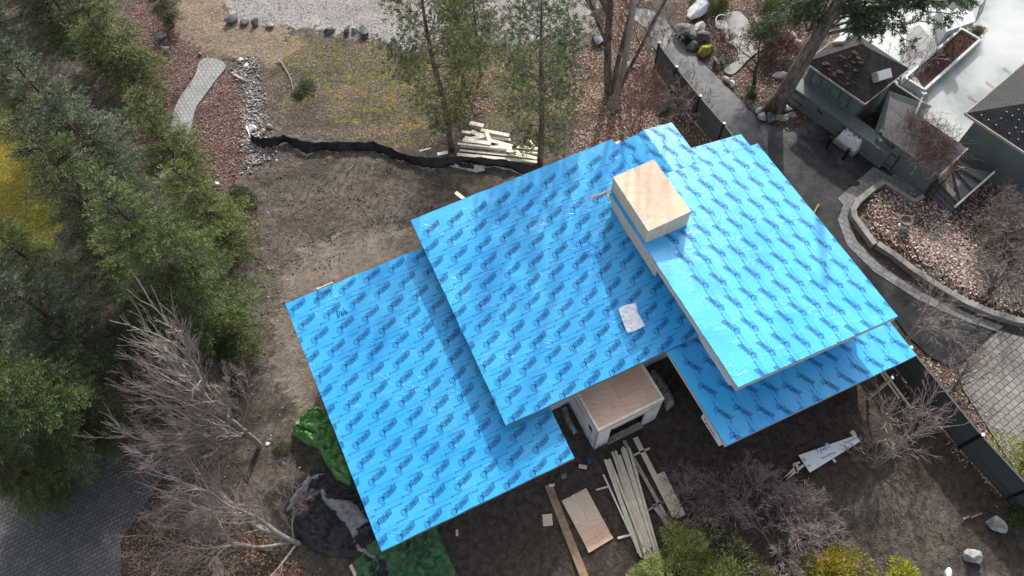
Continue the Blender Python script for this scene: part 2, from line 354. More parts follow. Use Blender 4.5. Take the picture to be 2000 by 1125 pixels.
# graded rows: fine where the photograph looks, coarse out to the horizon
def axis(a, b, st, far):
    c = list(np.arange(a, b+st, st)); s_ = st; lo = [a]; hi = [c[-1]]
    while lo[-1] > -far: s_ *= 1.45; lo.append(lo[-1]-s_)
    s_ = st
    while hi[-1] < far: s_ *= 1.45; hi.append(hi[-1]+s_)
    return np.array(lo[:0:-1]+c+hi[1:])
gx = axis(-36, 38, .17, 900); gy = axis(1, 47, .17, 900)
X, Y = np.meshgrid(gx, gy); zv = zonevals(X, Y)
hard = np.zeros(X.shape, bool)
for p in HARD.values(): hard |= inside(p, X, Y)
hardd = hard.copy()
for dx, dy in ((.3, 0), (-.3, 0), (0, .3), (0, -.3), (.25, .25), (-.25, -.25), (.25, -.25), (-.25, .25)):
    for p in HARD.values(): hardd |= inside(p, X+dx, Y+dy)
def vnoise(X, Y, s, seed=0):
    r = np.random.default_rng(seed); gsz = 256; T = r.random((gsz, gsz)); x = X*s+1000; y = Y*s+1000
    xi = np.floor(x).astype(int); yi = np.floor(y).astype(int); fx = x-xi; fy = y-yi; fx = fx*fx*(3-2*fx); fy = fy*fy*(3-2*fy)
    a = T[xi % gsz, yi % gsz]; b = T[(xi+1) % gsz, yi % gsz]; c = T[xi % gsz, (yi+1) % gsz]; d = T[(xi+1) % gsz, (yi+1) % gsz]
    return (a*(1-fx)+b*fx)*(1-fy)+(c*(1-fx)+d*fx)*fy
mudw = np.clip(1-zv['gravel']-zv['compact']*.9-zv['mulch']*.6-zv['lawn']-zv['sand']*.5-zv['leaf']*.5-zv['turf']*.5, 0.1, 1)
Zg = .10*(vnoise(X, Y, .25, 1)-.5)+.09*(vnoise(X, Y, .9, 2)-.5)+mudw*(.10*(vnoise(X, Y, 2.1, 3)-.5)+.07*(vnoise(X, Y, 3.1, 4)-.5))
def gz0(x, y): return .10*(vnoise(x, y, .25, 1)-.5)+.09*(vnoise(x, y, .9, 2)-.5)
BEDS = [gp([(1690, 408), (1702, 384), (1722, 368), (1790, 385), (1870, 420), (1960, 420), (2100, 460), (2100, 640), (2000, 618), (1900, 575), (1745, 482), (1708, 455)])]
bedm = soft(BEDS, X, Y, .1, 3, 0); Zg = Zg+.22*bedm
Zg = np.where(hardd, -.06, Zg)
ny, nx = X.shape
vi = np.arange(nx*ny).reshape(ny, nx)
fc = np.stack([vi[:-1, :-1], vi[:-1, 1:], vi[1:, 1:], vi[1:, :-1]], -1).reshape(-1, 4)
me = fastmesh('ground', np.stack([X, Y, Zg], -1).reshape(-1, 3), fc, smooth=True)
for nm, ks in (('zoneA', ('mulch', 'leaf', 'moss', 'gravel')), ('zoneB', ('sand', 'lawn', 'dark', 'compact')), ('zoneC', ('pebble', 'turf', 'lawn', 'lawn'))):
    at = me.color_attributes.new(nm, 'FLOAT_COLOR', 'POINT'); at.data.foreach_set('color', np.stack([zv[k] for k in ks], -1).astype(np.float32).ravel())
def ground_mat():
    m, t, p = newmat('ground_soil'); g = N(t); co = g.coord()
    n1 = g.noise(co, .55, 8, .65); n2 = g.noise(co, 3.2, 8, .75, .6); n3 = g.noise(co, 6.5, 8, .8); n4 = g.noise(co, 17, 5, .8)
    def z(nm, ch):
        a = g.n('ShaderNodeAttribute', attribute_name=nm)
        if ch == 'A': return a.outputs['Alpha']
        s_ = g.n('ShaderNodeSeparateColor'); g.l(a.outputs['Color'], s_.inputs[0]); return s_.outputs[ch]
    def edge(mask, k=.9):
        v = g.math('ADD', mask, g.math('MULTIPLY', g.math('SUBTRACT', n2, .5), k*2))
        return g.ramp(v, [(.44, 0.0), (.56, 1.0)])
    col = g.ramp(n2, [(.38, (.058, .044, .033)), (.5, (.128, .102, .079)), (.62, (.205, .170, .138))])
    col = g.mix(g.ramp(n1, [(.46, 0.0), (.60, .65)]), col, (.175, .150, .128)); col = g.mix(g.ramp(g.noise(g.coord(.4), .33, 5, .6, .5), [(.40, .65), (.50, 0.0)]), col, (.062, .048, .038))
    col = g.mix(g.ramp(n3, [(.37, .75), (.46, 0.0)]), col, (.045, .036, .029))
    wv = g.n('ShaderNodeTexWave'); wv.inputs['Scale'].default_value = .9; wv.inputs['Distortion'].default_value = 7; wv.inputs['Detail'].default_value = 4; wv.inputs['Detail Scale'].default_value = 1.6; g.l(g.coord(.9, (1, .35, 1)), wv.inputs['Vector'])
    col = g.mix(g.math('MULTIPLY', g.ramp(wv.outputs['Fac'], [(.0, .55), (.3, 0.0)]), g.ramp(n1, [(.45, 0.0), (.55, 1.0)])), col, (.055, .044, .036))
    col = g.mix(g.ramp(n4, [(.60, 0.0), (.66, .5)]), col, (.30, .27, .24))
    turf = g.ramp(n3, [(.40, (.055, .040, .026)), (.5, (.13, .10, .064)), (.60, (.27, .22, .155))])
    turf = g.mix(g.ramp(n1, [(.45, .1), (.55, .95)]), turf, g.ramp(n3, [(.4, (.040, .030, .023)), (.6, (.135, .108, .082))]))
    col = g.mix(edge(z('zoneC', 'Green')), col, turf)
    comp = g.ramp(n2, [(.42, (.12, .097, .072)), (.58, (.20, .168, .130))]); comp = g.mix(g.ramp(n1, [(.5, 0.0), (.68, .6)]), comp, (.26, .235, .20)); comp = g.mix(g.ramp(n4, [(.60, 0.0), (.68, .3)]), comp, (.33, .30, .26))
    col = g.mix(g.ramp(z('zoneB', 'A'), [(.2, 0.0), (.7, .9)]), col, comp)
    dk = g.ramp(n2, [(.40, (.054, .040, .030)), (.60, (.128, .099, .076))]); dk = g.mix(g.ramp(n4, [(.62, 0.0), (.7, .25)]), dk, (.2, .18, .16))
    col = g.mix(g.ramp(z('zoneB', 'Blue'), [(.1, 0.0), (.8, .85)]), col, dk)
    sand = g.ramp(n3, [(.40, (.15, .11, .078)), (.6, (.36, .29, .21))]); sand = g.mix(g.ramp(n2, [(.48, 0.0), (.62, .6)]), sand, (.13, .10, .07))
    col = g.mix(edge(z('zoneB', 'Red'), .6), col, sand)
    grav = g.ramp(n4, [(.36, (.13, .12, .112)), (.5, (.29, .272, .26)), (.64, (.52, .50, .48))]); grav = g.mix(g.ramp(n1, [(.42, 0.0), (.6, .5)]), grav, (.22, .19, .17))
    col = g.mix(edge(z('zoneA', 'A'), .35), col, grav)
    mul = g.ramp(n4, [(.38, (.045, .027, .021)), (.5, (.115, .072, .057)), (.62, (.27, .19, .16))]); mul = g.mix(g.ramp(n3, [(.46, 0.0), (.6, .5)]), mul, (.16, .10, .08))
    col = g.mix(edge(z('zoneA', 'Red'), .35), col, mul)
    lf = g.ramp(n4, [(.40, (.040, .025, .019)), (.5, (.10, .068, .050)), (.62, (.27, .19, .145))]); col = g.mix(edge(z('zoneA', 'Green'), .8), col, lf)
    peb = g.ramp(n4, [(.4, (.09, .08, .07)), (.6, (.36, .34, .32))]); col = g.mix(edge(z('zoneC', 'Red'), .6), col, peb)
    ms = g.ramp(n3, [(.4, (.09, .075, .018)), (.5, (.19, .165, .035)), (.6, (.33, .29, .07))])
    col = g.mix(g.math('MULTIPLY', g.math('MULTIPLY', edge(z('zoneA', 'Blue'), 1.1), g.ramp(g.noise(co, 1.1, 5, .7), [(.485, 0.0), (.60, 1.0)])), .8), col, ms)
    lw = g.ramp(n3, [(.4, (.13, .11, .012)), (.6, (.42, .34, .035))]); lw = g.mix(g.ramp(n2, [(.47, 0.0), (.6, .7)]), lw, (.10, .12, .02))
    col = g.mix(edge(z('zoneB', 'Green'), .3), col, lw)
    g.l(col, p.inputs['Base Color']); p.inputs['Specular IOR Level'].default_value = .25
    g.l(g.ramp(n1, [(.3, .75), (.7, .95)]), p.inputs['Roughness'])
    h = g.math('ADD', g.math('ADD', g.math('MULTIPLY', n2, 1.0), g.math('MULTIPLY', n3, .4)), g.math('MULTIPLY', n4, .12))
    sm = g.math('SUBTRACT', 1.0, g.math('MULTIPLY', z('zoneB', 'A'), .7)); sm = g.math('SUBTRACT', sm, g.math('MULTIPLY', z('zoneA', 'A'), .55)); sm = g.math('MAXIMUM', sm, .15)
    g.l(g.bump(g.math('MULTIPLY', h, sm), .21), p.inputs['Normal']); return m
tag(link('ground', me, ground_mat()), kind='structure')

def asphalt():
    m, t, p = newmat('asphalt'); g = N(t); co = g.coord()
    n1 = g.noise(co, .45, 9, .68, .4); n2 = g.noise(co, 2.2, 8, .75); n3 = g.noise(co, 40, 4, .8)
    sep = g.n('ShaderNodeSeparateXYZ'); g.l(co, sep.inputs[0])
    col = g.ramp(n2, [(.4, (.016, .016, .017)), (.6, (.036, .036, .038))])
    f = g.math('ADD', n1, g.math('MULTIPLY', g.math('SUBTRACT', sep.outputs['Y'], 26.5), .055))    # worn grey surface towards the far end, newer black patch near the shed
    col = g.mix(g.ramp(f, [(.52, 0.0), (.75, 1.0)]), col, g.ramp(n2, [(.3, (.075, .078, .082)), (.7, (.19, .195, .20))]))
    vo = g.n('ShaderNodeTexVoronoi', feature='DISTANCE_TO_EDGE'); vo.inputs['Scale'].default_value = .42; g.l(g.mix(.12, co, g.n('ShaderNodeTexNoise').outputs['Color']), vo.inputs['Vector'])
    ck = g.ramp(vo.outputs['Distance'], [(0.0, .25), (.003, 0.0)])
    col = g.mix(ck, col, (.16, .15, .14)); col = g.mix(g.ramp(n3, [(.6, 0.0), (.8, .35)]), col, (.14, .13, .125))
    g.l(col, p.inputs['Base Color']); g.l(g.ramp(n1, [(.35, .45), (.6, .8)]), p.inputs['Roughness']); g.l(g.bump(n3, .006), p.inputs['Normal']); p.inputs['Specular IOR Level'].default_value = .2; return m
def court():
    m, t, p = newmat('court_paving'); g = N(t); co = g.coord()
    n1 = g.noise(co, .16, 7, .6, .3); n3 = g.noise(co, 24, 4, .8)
    col = g.ramp(n1, [(.40, (.17, .20, .20)), (.50, (.33, .36, .355)), (.62, (.43, .45, .445))])  # pale blotches paint the sky's glare into the base colour
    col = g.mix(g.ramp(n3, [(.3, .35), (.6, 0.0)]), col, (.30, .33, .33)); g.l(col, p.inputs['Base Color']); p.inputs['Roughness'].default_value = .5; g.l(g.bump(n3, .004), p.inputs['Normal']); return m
M['asphalt'] = asphalt()
M['path'] = pavers('path_pavers', (.26, .27, .26), (.34, .35, .34), (.10, .10, .095), .32, .22, 1.05, .014)
M['pave_light'] = pavers('light_pavers', (.20, .195, .175), (.29, .28, .255), (.045, .042, .036), .33, .31, -.55, .02)
M['pave_dark'] = pavers('dark_pavers', (.105, .103, .102), (.140, .138, .136), (.038, .037, .036), .30, .19, -.45, .014)
M['pave_walk'] = pavers('walk_pavers', (.17, .17, .165), (.25, .25, .24), (.05, .05, .045), .40, .30, .75, .014)
def sheet(name, poly, z, mat, th=.05, sub=False, kind='structure'):
    pts = [Vector((p[0], p[1], z)) for p in poly]
    bm = bmesh.new(); vs = [bm.verts.new(p) for p in pts]; f = bm.faces.new(vs)
    if f.normal.z < 0: f.normal_flip()
    r = bmesh.ops.extrude_face_region(bm, geom=[f]); ev = [v for v in r['geom'] if isinstance(v, bmesh.types.BMVert)]
    for v in ev: v.co.z += th
    for v in bm.verts: v.co.z -= th
    bmesh.ops.recalc_face_normals(bm, faces=bm.faces); bmesh.ops.triangulate(bm, faces=[f for f in bm.faces if len(f.verts) > 4])
    me = bpy.data.meshes.new(name); bm.to_mesh(me); bm.free()
    o = link(name, me, mat); 
    if kind: o['kind'] = kind
    return o
def smoothpoly(P, it=2):
    P = [np.array(p, float) for p in P]
    for _ in range(it):
        Q = []
        for i in range(len(P)):
            a, b = P[i], P[(i+1) % len(P)]; Q += [a*.75+b*.25, a*.25+b*.75]
        P = Q
    return P
sheet('asphalt_driveway', smoothpoly(HARD['asphalt_driveway'], 1), .02, M['asphalt'], .1)
sheet('paver_path', smoothpoly(HARD['paver_path']), .035, M['path'], .1)
sheet('paver_driveway', HARD['paver_driveway'], .03, M['pave_light'], .1)
sheet('dark_paver_driveway', HARD['dark_paver_driveway'], .03, M['pave_dark'], .1)
sheet('garden_path', smoothpoly(HARD['garden_path']), .045, M['concrete'], .1)
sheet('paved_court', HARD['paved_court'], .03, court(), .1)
sheet('garden_path', smoothpoly(gp([(1470, 30), (1500, 40), (1515, 70), (1490, 105), (1470, 90), (1486, 70), (1480, 52)])), .041, M['concrete'], .1)
# pale strip of another drive at the bottom left edge
sheet('road', gp([(-200, 1010), (70, 885), (60, 868), (-200, 990)]), .045, M['pale_conc'], .1)
# curved paver walkway beside the bed, and its landing
sheet('paver_walkway', gp([(1636, 388), (1706, 326), (1740, 345), (1692, 372), (1664, 398), (1654, 425), (1672, 470), (1720, 520), (1800, 572), (1900, 617), (1960, 637), (1946, 648), (1890, 630), (1790, 585), (1706, 531), (1654, 480), (1636, 430), (1646, 402)]), .05, M['pave_walk'], .1)
sheet('paver_landing', gp([(1740, 345), (1760, 324), (1790, 336), (1832, 362), (1782, 394), (1735, 364), (1722, 356)]), .09, M['pave_walk'], .12)

# ------------------------------------------------------------------ lettering
def text_tris(s, size, shear=0.0, offset=0.0, res=1, spacing=1.0):
    cu = bpy.data.curves.new('lettering', 'FONT'); cu.body = s; cu.size = size; cu.shear = shear; cu.offset = offset; cu.resolution_u = res; cu.space_character = spacing; cu.align_x = 'LEFT'
    o = bpy.data.objects.new('lettering', cu); me = o.to_mesh()
    me.calc_loop_triangles(); v = [(x.co.x, x.co.y) for x in me.vertices]; t = [tuple(tr.vertices) for tr in me.loop_triangles]
    o.to_mesh_clear(); bpy.data.objects.remove(o); bpy.data.curves.remove(cu)
    return [tuple(v[i] for i in tr) for tr in t]
def stroke(pts, wd, closed=False):
    out = []; n = len(pts)
    for i in range(n if closed else n-1):
        a = Vector(pts[i]); b = Vector(pts[(i+1) % n]); d = (b-a)
        if d.length < 1e-6: continue
        d.normalize(); q = Vector((-d.y, d.x))*wd/2; a2 = a-d*wd*.3; b2 = b+d*wd*.3
        P = [a2+q, b2+q, b2-q, a2-q]; out += [(tuple(P[0]), tuple(P[1]), tuple(P[2])), (tuple(P[0]), tuple(P[2]), tuple(P[3]))]
    return out
def fan(pts): return [(pts[0], pts[i], pts[i+1]) for i in range(1, len(pts)-1)]
LT = text_tris('ROOFNADO', .158, .25, .003, 1, .95)
mxx = max(p[0] for t in LT for p in t); LT = [tuple((.225+p[0]*.69/mxx, p[1]*.9+.012) for p in t) for t in LT]
ST = text_tris('UNDERLAYMENT PRO', .058, .1, .001, 1, 1.0); mxx = max(p[0] for t in ST for p in t); ST = [tuple((.36+p[0]*.54/mxx, p[1]-.085) for p in t) for t in ST]
BOX = [(.20, -.015), (.91, -.015), (.965, .15), (.245, .15)]
HEAD = [(.02, -.06), (-.02, .04), (0, .13), (.07, .19), (.15, .20), (.20, .16), (.16, .10), (.24, .12), (.26, .05), (.17, .01), (.20, -.04), (.10, -.02), (.16, -.15), (.05, -.12)]
SW = [[(.02, .05), (.08, .11), (.16, .10)], [(.03, .10), (.09, .15), (.17, .15)], [(.02, .0), (.08, .05), (.15, .05)], [(.03, -.05), (.08, -.01), (.12, .0)], [(.07, -.08), (.11, -.06)]]
LOGO = []
LOGO += [(t, 1) for t in LT+ST+stroke(BOX, .016, True)+stroke(HEAD, .015, True)+stroke([(.30, .155), (.36, .215), (.40, .155)], .012)]
for s_ in SW[:3:2]: LOGO += [(t, 1) for t in stroke(s_, .009)]
def clip_tri(tri, a, b):
    P = list(tri)
    for ax, lim, sg in ((0, 0.0, 1), (0, a, -1), (1, 0.0, 1), (1, b, -1)):
        if not P: return []
        Q = []
        for i in range(len(P)):
            p, q = P[i], P[(i+1) % len(P)]; dp, dq = sg*(p[ax]-lim), sg*(q[ax]-lim)
            if dp >= 0: Q.append(p)
            if (dp >= 0) != (dq >= 0):
                t = dp/(dp-dq); Q.append((p[0]+(q[0]-p[0])*t, p[1]+(q[1]-p[1])*t))
        P = Q
    return P
def print_pattern(a, b, runs, pitch, v0, ang, flip=False, phase=1, skip=None):
    """2-D list of (polygon, material) in roof coordinates (x along U, y along V). runs='U' rolls run along U, 'V' along V"""
    out = []; r = random.Random(phase); L, Wd = (a, b) if runs == 'U' else (b, a)
    k = 0; c = v0
    def put(poly, mi, lift):
        if runs == 'V': poly = [(q[1], q[0]) for q in poly]
        xs = [p[0] for p in poly]; ys = [p[1] for p in poly]
        if min(xs) > a or max(xs) < 0 or min(ys) > b or max(ys) < 0: return
        if min(xs) < 0 or max(xs) > a or min(ys) < 0 or max(ys) > b: poly = clip_tri(poly, a-.005, b-.005)
        if len(poly) >= 3:
            if skip and any(skip(*p) for p in poly): return
            out.append((poly, mi, lift))
    def quad(x0, x1, y0, y1, mi, lift=.008): put([(x0, y0), (x1, y0), (x1, y1), (x0, y1)], mi, lift)
    ca, sa = math.cos(ang), math.sin(ang)
    while c < Wd+1:
        ph = r.random()*1.24-1.5; x = ph
        while x < L+1:
            for tri, mi in LOGO:
                pl = []
                for (px_, py_) in tri:
                    if flip: px_, py_ = .95-px_, .05-py_
                    X_ = px_*ca+py_*sa; Y_ = px_*sa-py_*ca if runs == 'U' else px_*sa-py_*ca
                    if runs == 'V': Y_ = (px_*sa+py_*ca)*.88; X_ = (px_*ca-py_*sa)*.88
                    pl.append((x+X_, c+Y_))
                put(pl, mi, .010 if mi == 1 else .007)
            x += 1.24
        e = c+.16       # roll edge: seam line, dashes and nailing dots
        quad(0, L, e-.004, e+.004, 3); quad(0, L, e+.215, e+.222, 3)
        x = ph-.3
        while x < L+1:
            quad(x, x+.46, e-.012, e+.008, 3, .012); quad(x+.62, x+1.08, e+.205, e+.225, 3, .012)
            put([(x-.05, e), (x+.03, e-.035), (x+.03, e+.035)], 3, .012); put([(x+1.14, e+.215), (x+1.06, e+.18), (x+1.06, e+.25)], 3, .012); x += 1.24
        x = r.random()*.1
        while x < L:
            quad(x, x+.026, e+.06, e+.084, 3, .012); quad(x+.09, x+.116, e+.14, e+.164, 3, .012); x += .18
        c += pitch; k += 1
    return out

# ------------------------------------------------------------------ the house
HO = G(1150, 640); house = empty('house', (HO.x, HO.y, 0), 0)
tag(house, 'unfinished house with stepped roofs covered in bright blue underlayment', 'house')
def roof_slab(k, c0, a, b, runs, pitch, v0, ang, label, flip=False, th=.24, phase=1, skip=None, fm='osb'):
    """c0: top-left corner on plane k; a along U, b along V"""
    o, wv, s = PL[k]; u = U.copy(); v = V.copy()
    if k < 3: v = v+ZZ*s
    else: u = u+ZZ*s
    nr = u.cross(v).normalized(); nr = nr if nr.z > 0 else -nr
    mb = MB(); na, nb = int(a/.22), int(b/.22); idx = {}
    # membrane sheet: gently uneven, as laid over the sheathing
    for j in range(nb+1):
        for i in range(na+1):
            x, y = a*i/na, b*j/nb; P = c0+u*x+v*y
            e = min(x, a-x, y, b-y); wob = .010*mn.noise(Vector((x*1.9+k*9, y*1.9, .3)))*min(1, e/.4)
            if e < 1e-6: P = P+(U*(mn.noise(Vector((x*1.3, y*1.3, 7)))*.025)+V*(mn.noise(Vector((x*1.3, y*1.3, 3)))*.025))
            idx[i, j] = len(mb.v); mb.v.append(tuple(P+nr*wob))
    for j in range(nb):
        for i in range(na): mb.f.append((idx[i, j], idx[i+1, j], idx[i+1, j+1], idx[i, j+1])); mb.m.append(0)
    nb0 = len(mb.v)
    for poly, mi, lift in print_pattern(a, b, runs, pitch, v0, ang, flip, phase, skip):
        ps = [tuple(c0+u*x+v*y+nr*(lift+.006)) for x, y in poly]; bb = len(mb.v); mb.v += ps; mb.f.append(tuple(range(bb, bb+len(ps)))); mb.m.append(mi)
    # folded edge of the membrane (2.5 cm) hangs over the slab all round
    for (p, q) in ((c0, c0+u*a), (c0+u*a, c0+u*a+v*b), (c0+u*a+v*b, c0+v*b), (c0+v*b, c0)):
        out = (q-p).cross(ZZ).normalized()
        if out.dot((p+q)/2-(c0+u*a/2+v*b/2)) < 0: out = -out
        n = max(2, int((q-p).length/.4)); pts = [p.lerp(q, i/n) for i in range(n+1)]
        bb = len(mb.v)
        for t_ in pts: mb.v.append(tuple(t_+out*.012)); mb.v.append(tuple(t_+out*.014-ZZ*(.05+.035*abs(mn.noise(t_*1.7)))))
        for i in range(n): mb.f.append((bb+2*i, bb+2*i+2, bb+2*i+3, bb+2*i+1)); mb.m.append(0)
    mo = mb.build('roof', [M['blue'], M['ink'], M['inkfill'], M['seam']], house, smooth=False, fix=False)
    bmx = bmesh.new(); bmx.from_mesh(mo.data)
    for f in bmx.faces:
        if f.normal.dot(nr) < -.2: f.normal_flip()
        if f.material_index == 0: f.smooth = True
    bmx.to_mesh(mo.data); bmx.free()
    mo['label'] = label
    sb = MB(); c1 = c0-nr*.015
    sb.prism([c1, c1+u*a, c1+u*a+v*b, c1+v*b], th)
    sb.build('fascia', M[fm], mo)
    return u, v
A1 = math.radians(-21.7)
# lowest left roof
p1 = onp(557, 593, 1); b1 = (onp(753, 1073, 1)-p1).dot(V); a1 = (onp(1126, 884, 1)-onp(753, 1073, 1)).dot(U)
roof_slab(1, p1, a1, b1, 'U', .858, .57, A1, 'largest and lowest roof slab, at the left beside the tarps', phase=3, fm='lumberbrown')
p2 = onp(802, 430, 2); b2 = (onp(988, 831, 2)-p2).dot(V); a2 = 10.86
roof_slab(2, p2, a2, b2, 'U', .866, 1.00, A1, 'middle roof slab carrying the folded white sheet', phase=9, fm='lumberbrown')
p3 = onp(1190, 375, 3); b3 = (onp(1429, 762, 3)-p3).dot(V); a3 = (onp(1747, 627, 3)-onp(1429, 762, 3)).dot(U)
# rolls run along V here; in-plane text runs head down
cb = [onp(1200, 345, 3), onp(1277, 315, 3), onp(1341, 441, 3), onp(1266, 464, 3)]
def uv3(P): d = P-p3; return d.dot(U), d.dot(V)
ubx = [uv3(q) for q in cb]; bu0, bu1 = min(q[0] for q in ubx)-.05, max(q[0] for q in ubx)+.05; bv0, bv1 = min(q[1] for q in ubx)-.1, max(q[1] for q in ubx)+.05
roof_slab(3, p3, a3, b3, 'V', .822, 1.15, math.radians(24.5), 'highest roof slab with the plywood chimney box', flip=True, th=.42, phase=5, fm='osb')
p4b = onp(1418, 870, 4); a4 = (onp(1787, 690, 4)-p4b).dot(U); b4 = (p4b-onp(1302, 690, 4)).dot(V)+.9
p4 = p4b-V*b4
roof_slab(4, p4, a4, b4, 'V', .88, .42, math.radians(35), 'shaded lower roof slab under the high roof at the right', th=.26, phase=12, fm='osb')

# back roofs beyond the high roof
def small_roof(corners, label, runs_dir, phase, pitch=.86, th=.22, flip=False):
    """planar quad roof given by 4 world corners c0 (top-left), c1 (top-right), c2, c3"""
    c0, c1, c2, c3 = corners; u = (c1-c0); a = u.length; u.normalize(); v = (c3-c0); b = v.length; v.normalize(); nr = u.cross(v); nr = (nr if nr.z > 0 else -nr).normalized()
    mb = MB(); mb.add([c0, c1, c2, c3], [(0, 1, 2, 3)])
    if mb.v and (Vector(c1)-Vector(c0)).cross(Vector(c3)-Vector(c0)).z < 0: mb.f[0] = (0, 3, 2, 1)
    for poly, mi, lift in print_pattern(a, b, 'V', pitch, .35, R_(28), flip, phase):
        ps = [tuple(c0+u*x+v*y+nr*(lift+.004)) for x, y in poly]; bb = len(mb.v); mb.v += ps; mb.f.append(tuple(range(bb, bb+len(ps)))); mb.m.append(mi)
    o = mb.build('roof', [M['blue'], M['ink'], M['inkfill'], M['seam']], house, fix=False)
    bmx = bmesh.new(); bmx.from_mesh(o.data)
    for f in bmx.faces:
        if f.normal.dot(nr) < 0: f.normal_flip()
    bmx.to_mesh(o.data); bmx.free(); o['label'] = label
    sb = MB(); sb.prism([c-nr*.012 for c in corners], th); sb.build('fascia', M['lumberbrown'], o)
q0 = G(1258, 254, 6.0); q1 = G(1312, 239, 5.75)
q0b = q0+V*3.6; q1b = q1+V*3.6
ql = G(1199, 285, 5.6)
small_roof([q0, q1, q1+V*3.4, q0+V*3.4], 'small back roof slope behind the chimney box, sloping right', 'V', 4, flip=True)
small_roof([ql, q0+U*-.01, q0+U*-.01+V*3.4, ql+V*3.4], 'narrow back roof slope joining the middle roof', 'V', 8)
r0 = G(1344, 288, 4.9); r1 = G(1447, 262, 4.5)
small_roof([r0-U*1.2+ZZ*.1, r1, r1+V*2.6, r0-U*1.2+V*2.6+ZZ*.1], 'lower back corner roof beside the green fence', 'V', 14, flip=True)

# chimney box of plywood on the high roof
ct = 7.45; cc = [G(1197, 346, ct), G(1277, 311, ct), G(1350, 413, ct), G(1266, 449+3, ct)]
mb = MB(); mb.prism(cc, 1.35)
ch = mb.build('chimney_box', M['ply'], house, bevel=.01); ch['label'] = 'bare plywood chimney box on the highest roof'
mb = MB()
for i in range(4):
    a_, b_ = cc[i], cc[(i+1) % 4]; cen = sum(cc, Vector())/4; n_ = ((a_+b_)/2-cen); n_.z = 0; n_.normalize()
    mb.beam(a_+n_*.02-ZZ*(1.2+.0), b_+n_*.02-ZZ*(1.2), .02, .22)
mb.build('flashing', M['blue'], ch)
# walls
def wall(a, b, z0, z1, mat, label=None, th=.18):
    a = Vector((a.x, a.y, 0)); b = Vector((b.x, b.y, 0)); d = (b-a).normalized(); q = Vector((-d.y, d.x, 0))*th/2
    mb = MB(); mb.box((a+b)/2+ZZ*(z0+z1)/2, ((b-a).length, th, z1-z0), (d, Vector((-d.y, d.x, 0)), ZZ)); o = mb.build('wall', M[mat], house)
    if label: o['label'] = label
    return o
def plan(p0, i0, i1, j0, j1, zs, mat, over=(0, 0)):
    P = [p0+U*i0+V*j0, p0+U*i1+V*j0, p0+U*i1+V*j1, p0+U*i0+V*j1]
    for n in range(4): wall(P[n], P[(n+1) % 4], 0, zs[n], mat)
h1 = p1.z+SL*b1; plan(p1, .7, a1-.6, .7, b1-.8, (h1-.0, h1-.1, h1-.15, h1-.1), 'wrap')
h2 = p2.z+SL*b2; plan(p2, .7, a2-.3, .9, b2-1.1, (h2-.1,)*4, 'wrap')
h4 = p4b.z+SR*a4; plan(p4, 1.9, a4-1.2, .5, b4-1.2, (h4-.1, h4-.2, h4-.1, h4-.1), 'shadewall')
# triangular fillers between wall tops and the sloping slabs
mb = MB(); z4 = p4b.z-.3
A_ = p4+U*.35+V*(b4-1.0); 
mb.add([A_*1, Vector((A_.x, A_.y, h4-.1))], [])
w4 = wall(p4+U*.16+V*(b4-1.7), p4+U*.16+V*(b4-.25), 3.3, z4-.0, 'wrap', 'white wrapped wall end under the low right roof')
# side wall of the high roof: strand board near the top, house wrap towards the low corner
s0 = p3+U*.14; zb = 3.9
mb = MB(); a_ = s0+V*.25; b_ = s0+V*4.35
mb.box(((a_+b_)/2)*1-ZZ*.75, ((b_-a_).length, .10, .95), (V, U, ZZ)); mb.build('wall', M['osb'], house)['label'] = 'strand board wall strip under the high roof edge'
a_ = p3+U*.80+V*.2; b_ = p3+U*.80+V*(b3-.75)
wall(a_, b_, 3.6, 6.3, 'wrap', 'white wrapped side wall under the high roof')
b2_ = p3+U*(a3-.7)+V*(b3-.9); wall(b_, b2_, 3.0, 4.9, 'wrap'); wall(b2_, p3+U*(a3-.7)+V*.4, 0, 4.8, 'wrap'); wall(a_, p3+U*(a3-.7)+V*.4, 0, 4.8, 'wrap')
wall(q0+U*.3+V*.4, q1-U*.2+V*.4, 0, 5.3, 'wrap'); wall(ql+U*.3+V*.3, q0+V*.3, 0, 5.1, 'wrap'); wall(r0+V*.4, r1-U*.3+V*.4, 0, 4.1, 'wrap'); wall(r1-U*.3+V*.4, r1-U*.3+V*2.5, 0, 4.1, 'wrap')
# lettering on the wrap of the side wall under the high roof and low roof wall
def wall_text(s, size, org, dx, dy, nrm, mat, parent, name='lettering'):
    mb = MB()
    for t in text_tris(s, size, 0, .0, 2):
        mb.add([org+dx*p[0]+dy*p[1]+nrm*.012 for p in t], [(0, 1, 2)])
    return mb.build(name, M[mat], parent, fix=False)
for k_, tt in enumerate(('Tyvek', 'Tyvek')):
    wall_text(tt, .38, p4+U*.06+V*(b4-1.6+k_*9)+ZZ*(3.5-p4.z), V, ZZ, -U, 'wrapink', w4)
# posts and braces under the right-hand low roof
for i, (x, y, tx, ty) in enumerate([(1693, 780, 1708, 742)]):
    a_ = G(x, y, 0); mb = MB(); mb.beam(a_, a_+ZZ*3.0, .14, .09); mb.build('post', M['lumber'], house)
